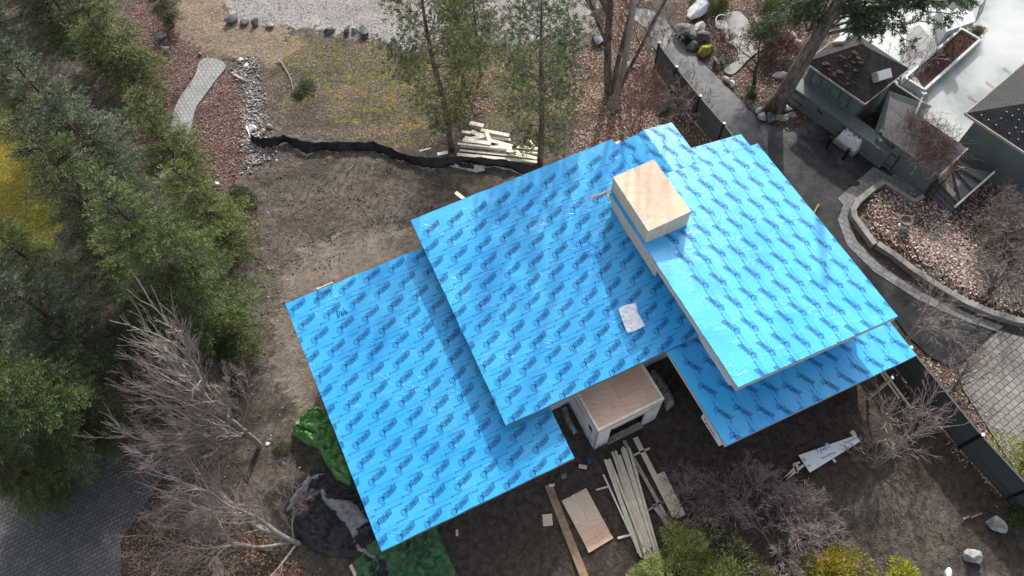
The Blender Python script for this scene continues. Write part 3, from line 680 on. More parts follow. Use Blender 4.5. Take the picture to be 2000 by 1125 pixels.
# brace nailed at the far left corner of the high roof
bc = p3+ZZ*.02
mb = MB(); mb.beam(G(1149, 387, 6.75), G(1196, 371, 6.85), .10, .04); mb.beam(G(1155, 392, 6.4), G(1186, 372, 6.75), .07, .04); mb.beam(G(1180, 372, 6.8), G(1190, 392, 6.75), .09, .05)
mb.build('brace', M['oldwood'], house)['label'] = 'grey wooden brace nailed at the far corner of the high roof'
mb = MB(); e = [onp(622, 566, 1), onp(650, 555, 1)]; mb.beam(e[0]+ZZ*.10, e[1]+ZZ*.16, .05, .04); mb.beam(e[0]-V*.1+ZZ*.0, e[0]+V*.12+ZZ*.25, .09, .05); mb.beam(e[1]-V*.1, e[1]+V*.1+ZZ*.25, .05, .05); mb.build('bracket', M['lumber'], house)['label'] = 'small lumber bracket on the far edge of the lowest roof'
mb = MB(); mb.beam(onp(889, 372, 2)-ZZ*.15, onp(915, 392, 2)-ZZ*.15, .18, .04); mb.build('stray_board', M['lumberw'], house)['label'] = 'board end sticking out past the far edge of the middle roof'
# handwritten letters
HW = [[(0, 0), (.03, .28), (.12, .20), (.05, .05), (0, .02)], [(.16, .08), (.24, .12), (.20, .18), (.15, .12), (.18, .03), (.26, .06)], [(.30, .28), (.30, .04), (.36, .06), (.36, .12), (.31, .13)]]
mb = MB(); o_ = onp(661, 621, 1); nrm1 = Vector((0, 0, 1)); u1 = U; v1 = (V+ZZ*SL).normalized()
for s_ in HW:
    for tri in stroke(s_, .022): mb.add([o_+u1*(x*1.25)-v1*(y*1.25)+nrm1*.03 for x, y in tri], [(0, 1, 2)])
mb.build('handwriting', M['ink'], house, fix=False)

# entrance box (portico) with flat plywood top
pt = [G(1110, 762, 3), G(1245, 690, 3), G(1298, 779, 3), G(1168, 843, 3)]
pc = sum(pt, Vector())/4
dU = (pt[2]-pt[3]); LU = dU.length; dU.normalize(); dV = Vector((dU.y, -dU.x, 0)); LV = 3.1
c3 = pt[3]; c2 = c3+dU*LU; c0 = c3-dV*LV; c1 = c2-dV*LV
mb = MB(); mb.prism([c0-ZZ*.10, c1-ZZ*.10, c2-ZZ*.10, c3-ZZ*.10], .12)
por = mb.build('portico', M['plyred'], house); por['label'] = 'square entrance box with bare plywood top and white wrapped sides'
def pp(x, y, z): return c3+dU*x-dV*y+ZZ*(z-3)
mb = MB(); tk = .11
mb.beam(pp(0, tk/2, 2.93), pp(LU, tk/2, 2.93), tk, .2); mb.beam(pp(0, LV-tk/2, 2.93), pp(LU, LV-tk/2, 2.93), tk, .2); mb.beam(pp(tk/2, tk, 2.93), pp(tk/2, LV-tk, 2.93), tk, .2); mb.beam(pp(LU-tk/2, tk, 2.93), pp(LU-tk/2, LV-tk, 2.93), tk, .2)
mb.build('rim', M['lumberw'], por, bevel=.006)
def pwall(x0, y0, x1, y1, z0, z1, mat='wrap', th=.12, nm='portico_wall'):
    mb = MB(); mb.beam(pp(x0, y0, (z0+z1)/2), pp(x1, y1, (z0+z1)/2), th, z1-z0); return mb.build(nm, M[mat], por)
pwall(.08, .9, .08, LV, 0, 2.8); pwall(.08, .02, .08, .45, 0, 2.8); pwall(.08, .45, .08, .9, 0, 1.0); pwall(.08, .45, .08, .9, 2.0, 2.8)     # left wall with window hole
pwall(.02, .08, .75, .08, 0, 2.8); pwall(LU-.75, .08, LU-.02, .08, 0, 2.8); pwall(.75, .08, LU-.75, .08, 2.3, 2.8)
pwall(LU-.08, .14, LU-.08, LV, 0, 2.8); pwall(.14, LV-.1, LU-.14, LV-.1, 0, 2.8, 'shadewall')
pwall(.75, .06, LU-.75, .06, .0, .14, 'oldwood', .3, 'sill')
pwall(.8, .05, LU-.8, .05, 2.12, 2.3, 'plyred', .10, 'header')
wall_text('Tyvek', .42, pp(.12, -.005, .15), dU, ZZ, dV, 'wrapink', por); wall_text('Tyvek', .36, pp(LU-.75, -.005, 2.35), dU, ZZ, dV, 'wrapink', por)
wall_text('HomeWrap', .26, pp(LU-.75, -.005, 2.05), dU, ZZ, dV, 'wrapink', por)
wall_text('Tyvek', .4, pp(.005, .2, .3), -dV, ZZ, -dU, 'wrapink', por); wall_text('HomeWrap', .3, pp(.005, 1.2, 1.9), -dV, ZZ, -dU, 'wrapink', por)

# ------------------------------------------------------------------ boards, sheets, rocks, cloths
def seg_board(name, a, b, wd, th, mat, label, cat, group=None, z=0.03, jitter=0):
    """a plank lying between two places on the ground, top at z+th"""
    A_ = Vector((a.x, a.y, 0)); B_ = Vector((b.x, b.y, 0)); c = (A_+B_)/2; o = empty(name, (c.x, c.y, 0)); bpy.data.objects.remove(o)
    mb = MB(); d = (B_-A_); L = d.length; d.normalize(); q = Vector((-d.y, d.x, 0))
    mb.box(Vector((0, 0, 0)), (L, wd, th), (d, q, ZZ)); ob = mb.build(name, M[mat], None, bevel=.004)
    ob.location = (c.x, c.y, z+th/2); ob.rotation_euler = (0, 0, 0)
    return tag(ob, label, cat, group)
def gb(name, p, q, wd, th, mat, label, cat='board', group=None, z=0.04): return seg_board(name, G(*p), G(*q), wd, th, mat, label, cat, group, z)
# long stack of lumber
random.seed(5)
for i in range(11):
    f = i/10; x0, y0 = 1180+f*46, 893-f*14; x1, y1 = 1247+f*38, 1078-f*6+random.uniform(-10, 12)
    gb('board', (x0+random.uniform(-2, 2), y0+random.uniform(-6, 10)), (x1, y1), .115, .06, 'lumber' if i % 3 else 'lumberw', 'long pale board in the bundle lying before the entrance box', 'board', 'long boards bundled before the entrance box', .16+(i % 3)*.05)
for i in range(5):
    f = i/4; gb('board', (1192+f*30, 930-f*6), (1262+f*26, 1092-f*6), .12, .05, 'lumber', 'long pale board in the bundle lying before the entrance box', 'board', 'long boards bundled before the entrance box', .09)
gb('board', (1178, 928), (1252, 1090), .08, .06, 'lumberw', 'narrow pale board along the left side of the long bundle', 'board', None, .10)
for nm, p, q, wd, lb, m_ in [
    ('board', (1218, 862), (1300, 1010), .17, 'grey board slanting from the entrance box, left of a wider pair', 'oldwood'),
    ('board', (1240, 856), (1318, 1010), .26, 'wide pale plank right of the slanting grey board, near the purple shrub', 'lumber'),
    ('board', (1245, 915), (1243, 982), .13, 'short grey board crossing upright between the slanting planks', 'oldwood'),
    ('board', (1236, 891), (1268, 877), .10, 'short board end lying under the tops of the slanting planks', 'lumber'),
    ('board', (1275, 987), (1330, 1060), .2, 'thin board running down into the green pine boughs', 'oldwood'),
    ('board', (1288, 925), (1330, 1010), .48, 'broad plywood strip half hidden by the purple shrub', 'lumber'),
    ('board', (1164, 958), (1190, 951), .08, 'small stick left of the long bundle, upper one', 'lumber'),
    ('board', (1206, 1052), (1240, 1043), .10, 'small stick left of the long bundle, lower one', 'lumber'),
    ('board', (1262, 1000), (1290, 982), .10, 'short crosspiece beneath the planks near the pine boughs', 'oldwood'),
    ('beam', (1071, 948), (1142, 1130), .36, 'heavy brown beam lying left of the plywood sheet', 'lumberbrown'),
    ('board', (818, 1044), (880, 1130), .17, 'pale board along the edge of the dark green tarp', 'lumber'),
    ('board', (849, 1046), (846, 1092), .13, 'short brown board standing out between green tarp and open ground', 'lumberbrown'),
    ('board', (686, 1104), (698, 1130), .16, 'pale board end at the bottom edge between black and green tarps', 'lumber'),
    ('board', (1720, 722), (1778, 800), .12, 'long pale board leaning towards the green fence from the low roof', 'lumber'),
    ('board', (1713, 722), (1754, 780), .10, 'shorter board beside the long one under the low roof corner', 'lumber'),
    ('board', (820, 298), (842, 292), .08, 'small stick behind the black silt fence', 'lumberw'),
    ('board', (855, 304), (875, 300), .22, 'short wide offcut lying at the foot of the leaning pine', 'lumberw'),
    ('board', (1587, 420), (1598, 401), .10, 'brown offcut stub on the black asphalt beside the high roof', 'lumberbrown'),
    ('board', (1878, 1015), (1890, 1009), .08, 'small brown stick left of the upper boulder', 'lumberbrown'),
    ('board', (1893, 1012), (1915, 1003), .08, 'longer brown stick just left of the upper boulder', 'lumberbrown')]:
    z = .10
    if wd > .3: z = .03
    gb(nm, p, q, wd, .05 if nm == 'board' else .12, m_, lb, nm, None, z)
def quadsheet(name, px, th, z, mat, label, cat, extra=None):
    P = [G(x, y, z+th) for x, y in px]; c = sum(P, Vector())/4; mb = MB(); mb.prism([p-c for p in P], th); o = mb.build(name, [M[mat]]+([M[extra]] if extra else []), None, bevel=.004); o.location = c; return tag(o, label, cat)
ps = quadsheet('plywood_sheet', [(1097, 978), (1145, 953), (1197, 1050), (1150, 1078)], .04, .05, 'ply', 'full plywood sheet with a redder offcut on its near end', 'plywood sheet')
quadsheet('plywood_offcut', [(1132, 1043), (1178, 1017), (1198, 1051), (1150, 1080)], .02, .10, 'plyred', 'reddish plywood offcut lying on the near end of the plywood sheet', 'plywood offcut')
quadsheet('plywood_offcut', [(1155, 1032), (1172, 1022), (1180, 1038), (1164, 1048)], .02, .125, 'plyred', 'small square offcut lying on the reddish piece', 'plywood offcut')
quadsheet('plywood_offcut', [(1059, 1005), (1078, 1003), (1080, 1026), (1061, 1028)], .02, .05, 'ply', 'square pale plywood offcut left of the brown beam', 'plywood offcut')
quadsheet('wood_scrap', [(1131, 906), (1147, 909), (1145, 917), (1130, 914)], .02, .05, 'lumber', 'pale wood scrap below the blue scrap at the roof corner', 'wood scrap')
quadsheet('wood_scrap', [(1096, 926), (1106, 925), (1107, 933), (1098, 936)], .02, .05, 'lumberbrown', 'small brown wood scrap above the brown beam', 'wood scrap')
quadsheet('wood_scrap', [(1072, 946), (1083, 944), (1083, 950), (1073, 951)], .02, .17, 'lumberw', 'tiny white scrap at the far end of the brown beam', 'wood scrap')
quadsheet('wood_scrap', [(890, 1034), (895, 1034), (895, 1047), (890, 1047)], .02, .05, 'lumber', 'small pale scrap alone in the shaded dirt', 'wood scrap')
# lumber pile behind the silt fence
LP = [((893, 303), (1050, 318), .22), ((898, 296), (1052, 312), .14), ((900, 290), (1050, 303), .12), ((1010, 292), (1054, 296), .20), ((895, 287), (1000, 297), .16), ((905, 281), (960, 288), .26), ((970, 281), (1001, 290), .42),
      ((908, 272), (955, 277), .22), ((903, 261), (952, 268), .20), ((940, 259), (995, 270), .22), ((915, 279), (950, 271), .24), ((950, 262), (957, 284), .24), ((957, 270), (997, 275), .18), ((955, 277), (975, 281), .24), ((918, 244), (945, 250), .28), ((921, 262), (940, 270), .28), ((990, 300), (1048, 316), .22), ((1030, 276), (1044, 292), .12)]
for i, (a_, b_, wd) in enumerate(LP):
    lb = 'pale board in the loose lumber pile behind the black silt fence'
    gb('board', a_, b_, wd, .05, 'lumberw', lb if i != 14 else 'short doubled board lying apart beyond the lumber pile', 'board', 'boards of the loose pile' if i != 14 else None, .05+.06*(i % 6))
def rock(name, px, r, mat, label, cat='rock', group=None, sq=(1, 1, .7), seed=0, ang=None, z=None, sub=3, flat=.5):
    P = G(*px); bm = bmesh.new(); bmesh.ops.create_icosphere(bm, subdivisions=sub, radius=1)
    rr = random.Random(seed*7+3); pl = [(Vector((rr.gauss(0, 1), rr.gauss(0, 1), rr.gauss(0, .8))).normalized(), rr.uniform(.45, .8)) for _ in range(15)]
    az = rr.uniform(0, 3) if ang is None else ang
    for v in bm.verts:
        for n_, d_ in pl:
            e = v.co.dot(n_)-d_
            if e > 0: v.co -= n_*e*.92
        v.co += v.co.normalized()*.07*mn.noise(v.co*3.1+Vector((seed, 0, 0)))+v.co.normalized()*.03*mn.noise(v.co*9)
        v.co.x *= sq[0]*r; v.co.y *= sq[1]*r; v.co.z *= sq[2]*r
    bmesh.ops.rotate(bm, verts=bm.verts, cent=(0, 0, 0), matrix=Matrix.Rotation(az, 3, 'Z'))
    me = bpy.data.meshes.new(name); bm.to_mesh(me); bm.free(); o = link(name, me, M[mat]); o.location = (P.x, P.y, (sq[2]*r*.45 if z is None else z)); return tag(o, label, cat, group)
rock('boulder', (1938, 1026), .52, 'rock', 'pointed pale grey boulder right of two sticks, the upper of three', 'boulder', None, (1.1, .7, .9), 1, 2.2)
rock('boulder', (1896, 1088), .46, 'rock', 'rounded pale boulder beside a damp hollow, middle of three', 'boulder', None, (1, .8, .8), 2)
rock('boulder', (1850, 1124), .34, 'rockwhite', 'white boulder cut by the bottom edge of the picture', 'boulder', None, (1.2, .8, .6), 3)
k = 0
for (x, y, r, m_, lb) in [(455, 38, .55, 'rock', 'large grey edging rock at the left end of the gravel border'), (478, 45, .35, 'rock', 'grey edging rock next to the large left one'), (500, 47, .4, 'rockdark', 'low dark edging rock third along the gravel border'), (528, 51, .3, 'rock', 'small grey edging rock fourth along the gravel border'),
    (645, 62, .4, 'rockdark', 'dark rock at the gravel border left of the toppled pair'), (678, 62, .38, 'rockdark', 'black upright slab rock at the gravel border'), (694, 61, .3, 'rock', 'small grey rock between two dark border rocks'), (712, 63, .5, 'rockdark', 'long dark green boulder on the gravel border'),
    (768, 92, .5, 'rockdark', 'black boulder left of the pale slab under the pine'), (785, 92, .35, 'rock', 'grey rock leaning on the pale slab'), (806, 104, .85, 'rockwhite', 'broad pale slab rock behind the leaning pine'),
    (316, 72, .4, 'rock', 'grey square rock beside the mulch left of the sand'), (325, 98, .36, 'rock', 'pale grey rock at the lower end of the mulch rocks'), (310, 10, .45, 'rockwhite', 'white rock at the top edge left of the sand'), (328, 30, .3, 'rockwhite', 'smaller white rock below the top edge one'), (338, 6, .3, 'rockwhite', 'white rock right at the sand at the top edge'),
    (975, 86, .45, 'rock', 'grey border rock between the two tall pines'), (945, 90, .35, 'rockdark', 'dark border rock right of the thin pine'), (1125, 76, .35, 'rockdark', 'small black rock left of the long flat border rock'), (1168, 78, .75, 'rock', 'long flat grey rock beside the four bare trunks'), (1100, 80, .45, 'rockwhite', 'pale border rock behind the sparse pine'),
    (1340, 70, 1.0, 'rockdark', 'dark jagged rock outcrop at the upper edge of the lane'), (1362, 62, .8, 'rock', 'grey craggy rock behind the white garden chair'), (1368, 78, .6, 'rockdark', 'dark slab rock below the white garden chair'), (1362, 22, .9, 'rockwhite', 'snow-pale rounded rock mass above the lane'), (1352, 95, .5, 'rockdark', 'dark stone above the mossy rock'),
    (1398, 125, .35, 'rockdark', 'flat dark stepping rock left of the garden path end'), (1408, 122, .35, 'rockdark', 'dark stepping rock touching the garden path end'), (1402, 133, .3, 'rockdark', 'low dark rock below the stepping rocks'), (1418, 158, .3, 'rock', 'grey cube-like rock at the lane edge, upper of two'), (1429, 165, .28, 'rockwhite', 'white-topped rock at the lane edge, lower of two'),
    (1532, 213, .42, 'rockwhite', 'flat white stone at the foot of the big pine'), (1545, 226, .32, 'rock', 'grey tilted stone right of the white flat one'), (1482, 218, .34, 'rock', 'grey stone at the left foot of the big pine'), (1489, 231, .4, 'rock', 'stone in the curved edging below the big pine, left'), (1503, 234, .45, 'rockdark', 'tall dark stone in the curved edging below the big pine'), (1518, 231, .35, 'rock', 'stone in the curved edging below the big pine, middle'), (1530, 233, .35, 'rock', 'stone in the curved edging below the big pine, right'), (1463, 207, .3, 'rockdark', 'dark round stone beside the small clipped shrub'),
    (1522, 150, .45, 'rockwhite', 'pale rock behind the lower trunk of the big pine'), (1548, 75, .45, 'rockwhite', 'white rock above the pine trunk, upper'), (1556, 88, .4, 'rockwhite', 'white rock above the pine trunk, lower'), (1541, 68, .3, 'rockwhite', 'small white rock beside the brown shrub'), (1205, 283, .3, 'rockwhite', 'lone white stone right of the lumber pile'), (1293, 215, .5, 'rockdark', 'dark rock in the brush beside the green fence'), (1226, 130, .4, 'rock', 'grey rock right of the bare trunks'),
    (470, 119, .22, 'rockwhite', 'small square white stone at the top of the pebble strip'), (482, 130, .22, 'rockwhite', 'second white stone near the top of the pebble strip'), (497, 252, .33, 'rockwhite', 'large pale stone in the pebble strip above the silt fence'), (529, 249, .25, 'rock', 'grey stone just right of the pebble strip'), (423, 361, .25, 'rockwhite', 'round white stone at the lower edge of the red mulch'), (541, 314, .12, 'rockwhite', 'small white stone on the mud left, below the silt fence'), (392, 106, .15, 'rock', 'small grey stone at the far corner of the paver path'), (523, 868, .13, 'rockwhite', 'white stone near the foot of the left bare tree')]:
    k += 1; rock('rock', (x, y), r, m_, lb, 'rock', None, (1.25, .8, .75), k)
mr = rock('mossy_rock', (1379, 103), .6, 'rockdark', 'dark rock capped with bright yellow-green moss', 'rock', None, (1.1, .9, .8), 91)
bm = bmesh.new(); bm.from_mesh(mr.data)
for v in bm.verts: v.co = v.co*1.06+Vector((0, 0, .03))
ds = [f for f in bm.faces if f.normal.z < .25+.3*mn.noise(f.calc_center_median()*4)]; bmesh.ops.delete(bm, geom=ds, context='FACES'); me = bpy.data.meshes.new('moss_cap'); bm.to_mesh(me); bm.free(); o = bpy.data.objects.new('moss_cap', me); me.materials.append(M['moss']); C.objects.link(o); o.parent = mr

def cloth(name, px, h, mat, label, cat, seed=0, step=.09, amp=.22, base=.06, ridge=2.2, parent=None, dome=0.0, sm=True):
    """crumpled sheet lying on the ground inside an outline"""
    P = np.array([[*G(x, y)[:2]] for x, y in px]); mn_, mx_ = P.min(0), P.max(0)
    xs = np.arange(mn_[0], mx_[0]+step, step); ys = np.arange(mn_[1], mx_[1]+step, step); XX, YY = np.meshgrid(xs, ys)
    n = len(P)
    def sd2(X, Y):
        dd = np.full(X.shape, 1e9)
        for i in range(n):
            a = P[i]; b = P[(i+1) % n]; ab = b-a; t = np.clip(((X-a[0])*ab[0]+(Y-a[1])*ab[1])/(ab@ab), 0, 1); cx = a[0]+ab[0]*t; cy = a[1]+ab[1]*t; dd = np.minimum(dd, np.hypot(X-cx, Y-cy))
        return np.where(inside(P, X, Y), dd, -dd)
    d = sd2(XX, YY)
    # pull rim vertices onto the outline
    keep = d > -step*.75; Xn = XX.copy(); Yn = YY.copy()
    for i in range(n):
        pass
    gxn = (sd2(XX+.01, YY)-sd2(XX-.01, YY))/.02; gyn = (sd2(XX, YY+.01)-sd2(XX, YY-.01))/.02
    rim = keep & (d < 0); Xn[rim] -= (d*gxn)[rim]; Yn[rim] -= (d*gyn)[rim]
    vi = -np.ones(XX.shape, int); vi[keep] = np.arange(keep.sum()); V_ = []
    c0 = P.mean(0); dmax = d.max()
    for x, y, dd in zip(Xn[keep], Yn[keep], d[keep]):
        p = Vector((x*ridge*.5+seed*9, y*ridge*.5, seed)); wv = p+Vector((mn.noise(p*1.3), mn.noise(p*1.3+Vector((5, 0, 0))), 0))*.9
        r1 = 1-abs(mn.noise(wv))*2.2; r2 = 1-abs(mn.noise(wv*2.7+Vector((3, 3, 0))))*2.2; e = min(1, max(0, dd)/(.25))
        V_.append((x-c0[0], y-c0[1], base*.5+(base+amp*(.6*max(0, r1)**2+.35*max(0, r2)**2)*h)*e+dome*math.sqrt(max(0, min(1, dd/dmax)))))
    a, b, c, d_ = vi[:-1, :-1], vi[:-1, 1:], vi[1:, 1:], vi[1:, :-1]; ok = (a >= 0) & (b >= 0) & (c >= 0) & (d_ >= 0)
    fs = np.stack([a[ok], b[ok], c[ok], d_[ok]], -1)
    me = fastmesh(name, np.array(V_), fs, smooth=sm); o = bpy.data.objects.new(name, me); me.materials.append(M[mat]); C.objects.link(o)
    o.location = (c0[0], c0[1], 0.0); md = o.modifiers.new('thickness', 'SOLIDIFY'); md.thickness = .012; md.offset = 1
    return tag(o, label, cat)
cloth('green_tarp', [(700, 960), (760, 1060), (850, 1020), (905, 1150), (700, 1150), (688, 1100), (735, 1040)], 1, 'tarpgreen', 'dark green tarp spread out from under the lowest roof corner', 'tarp', 3, amp=.5, ridge=2.6, step=.08)
cloth('green_tarp', [(601, 870), (570, 850), (575, 835), (604, 800), (622, 794), (640, 802), (660, 830), (690, 900), (690, 960), (655, 940), (622, 878)], 1, 'tarplime', 'bright green tarp heap bunched against the left roof edge', 'tarp', 5, amp=.8, ridge=3.6, dome=.5, step=.07)
cloth('black_tarp', [(553, 1005), (560, 985), (578, 950), (605, 925), (640, 922), (626, 895), (646, 868), (700, 880), (740, 1000), (760, 1080), (765, 1150), (705, 1150), (706, 1100), (690, 1090), (640, 1088), (605, 1070), (580, 1050)], 1, 'tarpblack', 'large crumpled black tarp left of the lowest roof', 'tarp', 8, amp=.42, ridge=3.0, step=.065)
t1 = cloth('silver_tarp', [(626, 950), (636, 958), (642, 974), (660, 976), (690, 980), (712, 1000), (724, 1020), (708, 1030), (700, 1048), (690, 1052), (676, 1026), (660, 1012), (652, 1000), (640, 990), (630, 975)], 1, 'tarpgrey', 'silver grey tarp fold lying across the black tarp', 'tarp', 11, amp=.45, ridge=4.5, base=.34, step=.06)
t2 = cloth('silver_tarp', [(560, 1000), (572, 972), (604, 930), (640, 925), (618, 945), (585, 985), (568, 1002)], 1, 'tarpgrey', 'pale grey tarp border strip on the far left of the black tarp', 'tarp', 12, amp=.3, ridge=4.0, base=.27, step=.07)
cloth('silver_tarp', [(690, 1050), (700, 1062), (745, 1090), (735, 1098), (700, 1078)], 1, 'tarpgrey', 'thin grey tarp ribbon near the bottom of the black tarp', 'tarp', 13, amp=.3, ridge=4.0, base=.34, step=.06)
cloth('plastic_wrap', [(872, 322), (878, 314), (892, 316), (935, 322), (948, 322), (947, 334), (930, 338), (905, 332), (885, 328)], 1, 'silver', 'shiny crumpled clear plastic around a black roll by the silt fence', 'plastic', 15, step=.06, amp=.3, ridge=5)
cloth('black_plastic', [(886, 318), (930, 324), (926, 333), (900, 330)], 1, 'plasticblack', 'black plastic roll lying inside the clear wrap by the silt fence', 'plastic', 16, step=.06, amp=.12, ridge=4, base=.32)
cloth('blue_scrap', [(1143, 893), (1150, 888), (1160, 896), (1158, 905), (1148, 908)], 1, 'bluescrap', 'small crumpled blue scrap at the near corner of the lowest roof', 'scrap', 17, step=.05, amp=.2, ridge=5)
# folded white sheet on the middle roof
P = [onp(x, y, 2, .06) for x, y in [(1208, 603), (1216, 598), (1242, 592), (1246, 612), (1259, 636), (1250, 642), (1226, 651), (1216, 628)]]; c = sum(P, Vector())/len(P)
mb = MB(); mb.prism([p-c for p in P], .06); o = mb.build('white_sheet', M['whitecloth'], None); o.location = c
bm = bmesh.new(); bm.from_mesh(o.data); bmesh.ops.triangulate(bm, faces=bm.faces); bmesh.ops.subdivide_edges(bm, edges=bm.edges, cuts=4, use_grid_fill=True)
for v in bm.verts:
    if v.co.z > -.4: v.co.z += .16*abs(mn.noise(v.co*2.6))+.06*mn.noise(v.co*7)
bm.to_mesh(o.data); bm.free(); tag(o, 'folded white plastic sheet lying on the middle blue roof', 'plastic sheet')

# house-wrap covered panel with its lumber frame
pw = [G(x, y, .35) for x, y in [(1560, 889), (1672, 850), (1682, 861), (1582, 923)]]; c = sum(pw, Vector())/4
pn = empty('wrapped_panel', (c.x, c.y, 0)); tag(pn, 'tapered white wrapped wall panel lying on lumber in the dirt', 'wall panel')
mb = MB(); mb.prism(pw, .05); face = mb.build('panel_face', M['wrap'], pn)
dx = (pw[1]-pw[0]).normalized(); dx = (dx+(pw[2]-pw[3]).normalized()).normalized(); dy = Vector((-dx.y, dx.x, 0)); n_ = ZZ
def flat_text(s, size, org, dx, dy, mat, parent, z=.36, clip=None):
    mb = MB(); o2 = Vector((org.x, org.y, z))
    for t in text_tris(s, size, 0, .0, 2):
        pts = [o2+dx*p[0]+dy*p[1] for p in t]
        if clip and not all(clip(p) for p in pts): continue
        mb.add(pts, [(0, 1, 2)])
    return mb.build('lettering', M[mat], parent, fix=False)
P2 = np.array([[p.x, p.y] for p in pw])
inpoly = lambda p: bool(inside(P2, np.array([p.x]), np.array([p.y]))[0])
flat_text('Tyvek', .31, G(1596, 887, .36), dx, dy, 'wrapblue', face, clip=inpoly); flat_text('HomeWrap', .155, G(1606, 897, .36), dx, dy, 'wrapink', face, clip=inpoly)
flat_text('Tyvek', .31, G(1549, 912, .36), dx, dy, 'wrapblue', face, clip=inpoly); flat_text('HomeWrap', .155, G(1557, 922, .36), dx, dy, 'wrapink', face, clip=inpoly)
flat_text('HomeWrap', .155, G(1652, 867, .36), dx, dy, 'wrapink', face, clip=inpoly)
for a_, b_, wd in [((1558, 908), (1525, 944), .12), ((1573, 906), (1524, 943), .12), ((1549, 908), (1562, 903), .1), ((1550, 908), (1557, 924), .1), ((1663, 842), (1670, 852), .2), ((1613, 866), (1618, 872), .14), ((1626, 896), (1632, 903), .10)]:
    mb = MB(); mb.beam(G(*a_, .22), G(*b_, .22), wd, .08); mb.build('frame_board', M['lumber'], pn)
# silt fence
path = [(490, 262), (500, 266), (515, 268), (535, 266), (555, 263), (580, 270), (600, 275), (630, 276), (660, 275), (700, 276), (730, 276), (765, 288), (790, 300), (820, 305), (850, 307), (880, 306), (900, 305), (940, 306), (990, 311), (1020, 317), (1060, 321)]
rt = [G(x, y, .60) for x, y in path]; bs = [Vector((p.x+.15*mn.noise(p), p.y-.25+.35*mn.noise(p*.8), 0.02)) for p in [G(x+1, y+12.5) for x, y in path]]
sf = empty('silt_fence', (rt[8].x, rt[8].y, 0)); tag(sf, 'sagging black silt fence crossing the mud behind the house', 'silt fence')
mb = MB(); R9 = 6; top = []
for i in range(len(rt)-1):
    for k in range(4):
        f = k/4; t_ = rt[i].lerp(rt[i+1], f)+ZZ*(-.10*math.sin(math.pi*f)); b_ = bs[i].lerp(bs[i+1], f); col_ = []
        for j in range(R9+1):
            g_ = j/R9; p = t_.lerp(b_, g_); p += Vector((0, -1, 0))*.04*math.sin(math.pi*g_); p += Vector((mn.noise(p*3), mn.noise(p*3+Vector((9, 0, 0))), 0))*.09+Vector((0, .05*math.sin((i+f)*9+mn.noise(p)*4), 0))*g_; col_.append(len(mb.v)); mb.v.append(tuple(p))
        top.append(col_)
for i in range(len(top)-1):
    for j in range(R9): mb.f.append((top[i][j], top[i+1][j], top[i+1][j+1], top[i][j+1])); mb.m.append(0)
o = mb.build('fabric', M['plasticblack'], sf, smooth=True, fix=False); md = o.modifiers.new('thickness', 'SOLIDIFY'); md.thickness = .01
for i in (0, 4, 9, 13, 17): mb = MB(); mb.beam(rt[i]+Vector((0, .06, .05)), bs[i]+Vector((0, .2, 0)), .04, .04); mb.build('stake', M['oldwood'], sf)
# driftwood and lone branches
def branch(name, pts, r, mat, label, cat='branch', z=.12):
    P = [G(x, y, z) for x, y in pts]; c = P[0].copy(); mb = MB(); mb.tube([p-c for p in P], [r*(1-.6*i/(len(P)-1)) for i in range(len(P))], 6); o = mb.build(name, M[mat], None, smooth=True); o.location = c; return tag(o, label, cat)
branch('branch', [(543, 116), (552, 125), (560, 138), (568, 155), (572, 175), (573, 190)], .05, 'barkpale', 'thin pale curved branch lying on the bare ground')
branch('branch', [(590, 176), (605, 181), (620, 185)], .04, 'barkpale', 'short pale branch beside the green bough')
branch('driftwood', [(458, 147), (470, 154), (485, 161)], .13, 'oldwood', 'short grey log across the top of the pebble strip')
branch('stick', [(481, 247), (486, 260), (490, 272)], .07, 'lumberw', 'pale stake lying at the left end of the silt fence')
branch('log', [(556, 74), (566, 69)], .06, 'oldwood', 'small dark log near the gravel border')
branch('stick', [(678, 335), (690, 322)], .04, 'oldwood', 'thin stick on the mud below the silt fence')
branch('stick', [(1373, 196), (1385, 192), (1393, 183), (1407, 181)], .03, 'barkpale', 'thin forked twig lying on the asphalt lane')
for pts, r in [([(585, 945), (588, 955), (600, 965)], .10)]: pass
# rubble heaps beside the entrance box
for (pp_, lb, sd_) in [([(1262, 735), (1275, 722), (1290, 735), (1300, 750), (1315, 775), (1318, 790), (1300, 805), (1296, 780), (1275, 750)], 'grey crushed stone heap right of the entrance box', 21), ([(1096, 800), (1106, 795), (1115, 820), (1128, 845), (1120, 850), (1104, 825)], 'grey crushed stone heap left of the entrance box', 22)]:
    cloth('stone_heap', pp_, 1, 'rock', lb, 'stone heap', sd_, step=.07, amp=.35, ridge=7, dome=.35, sm=False)

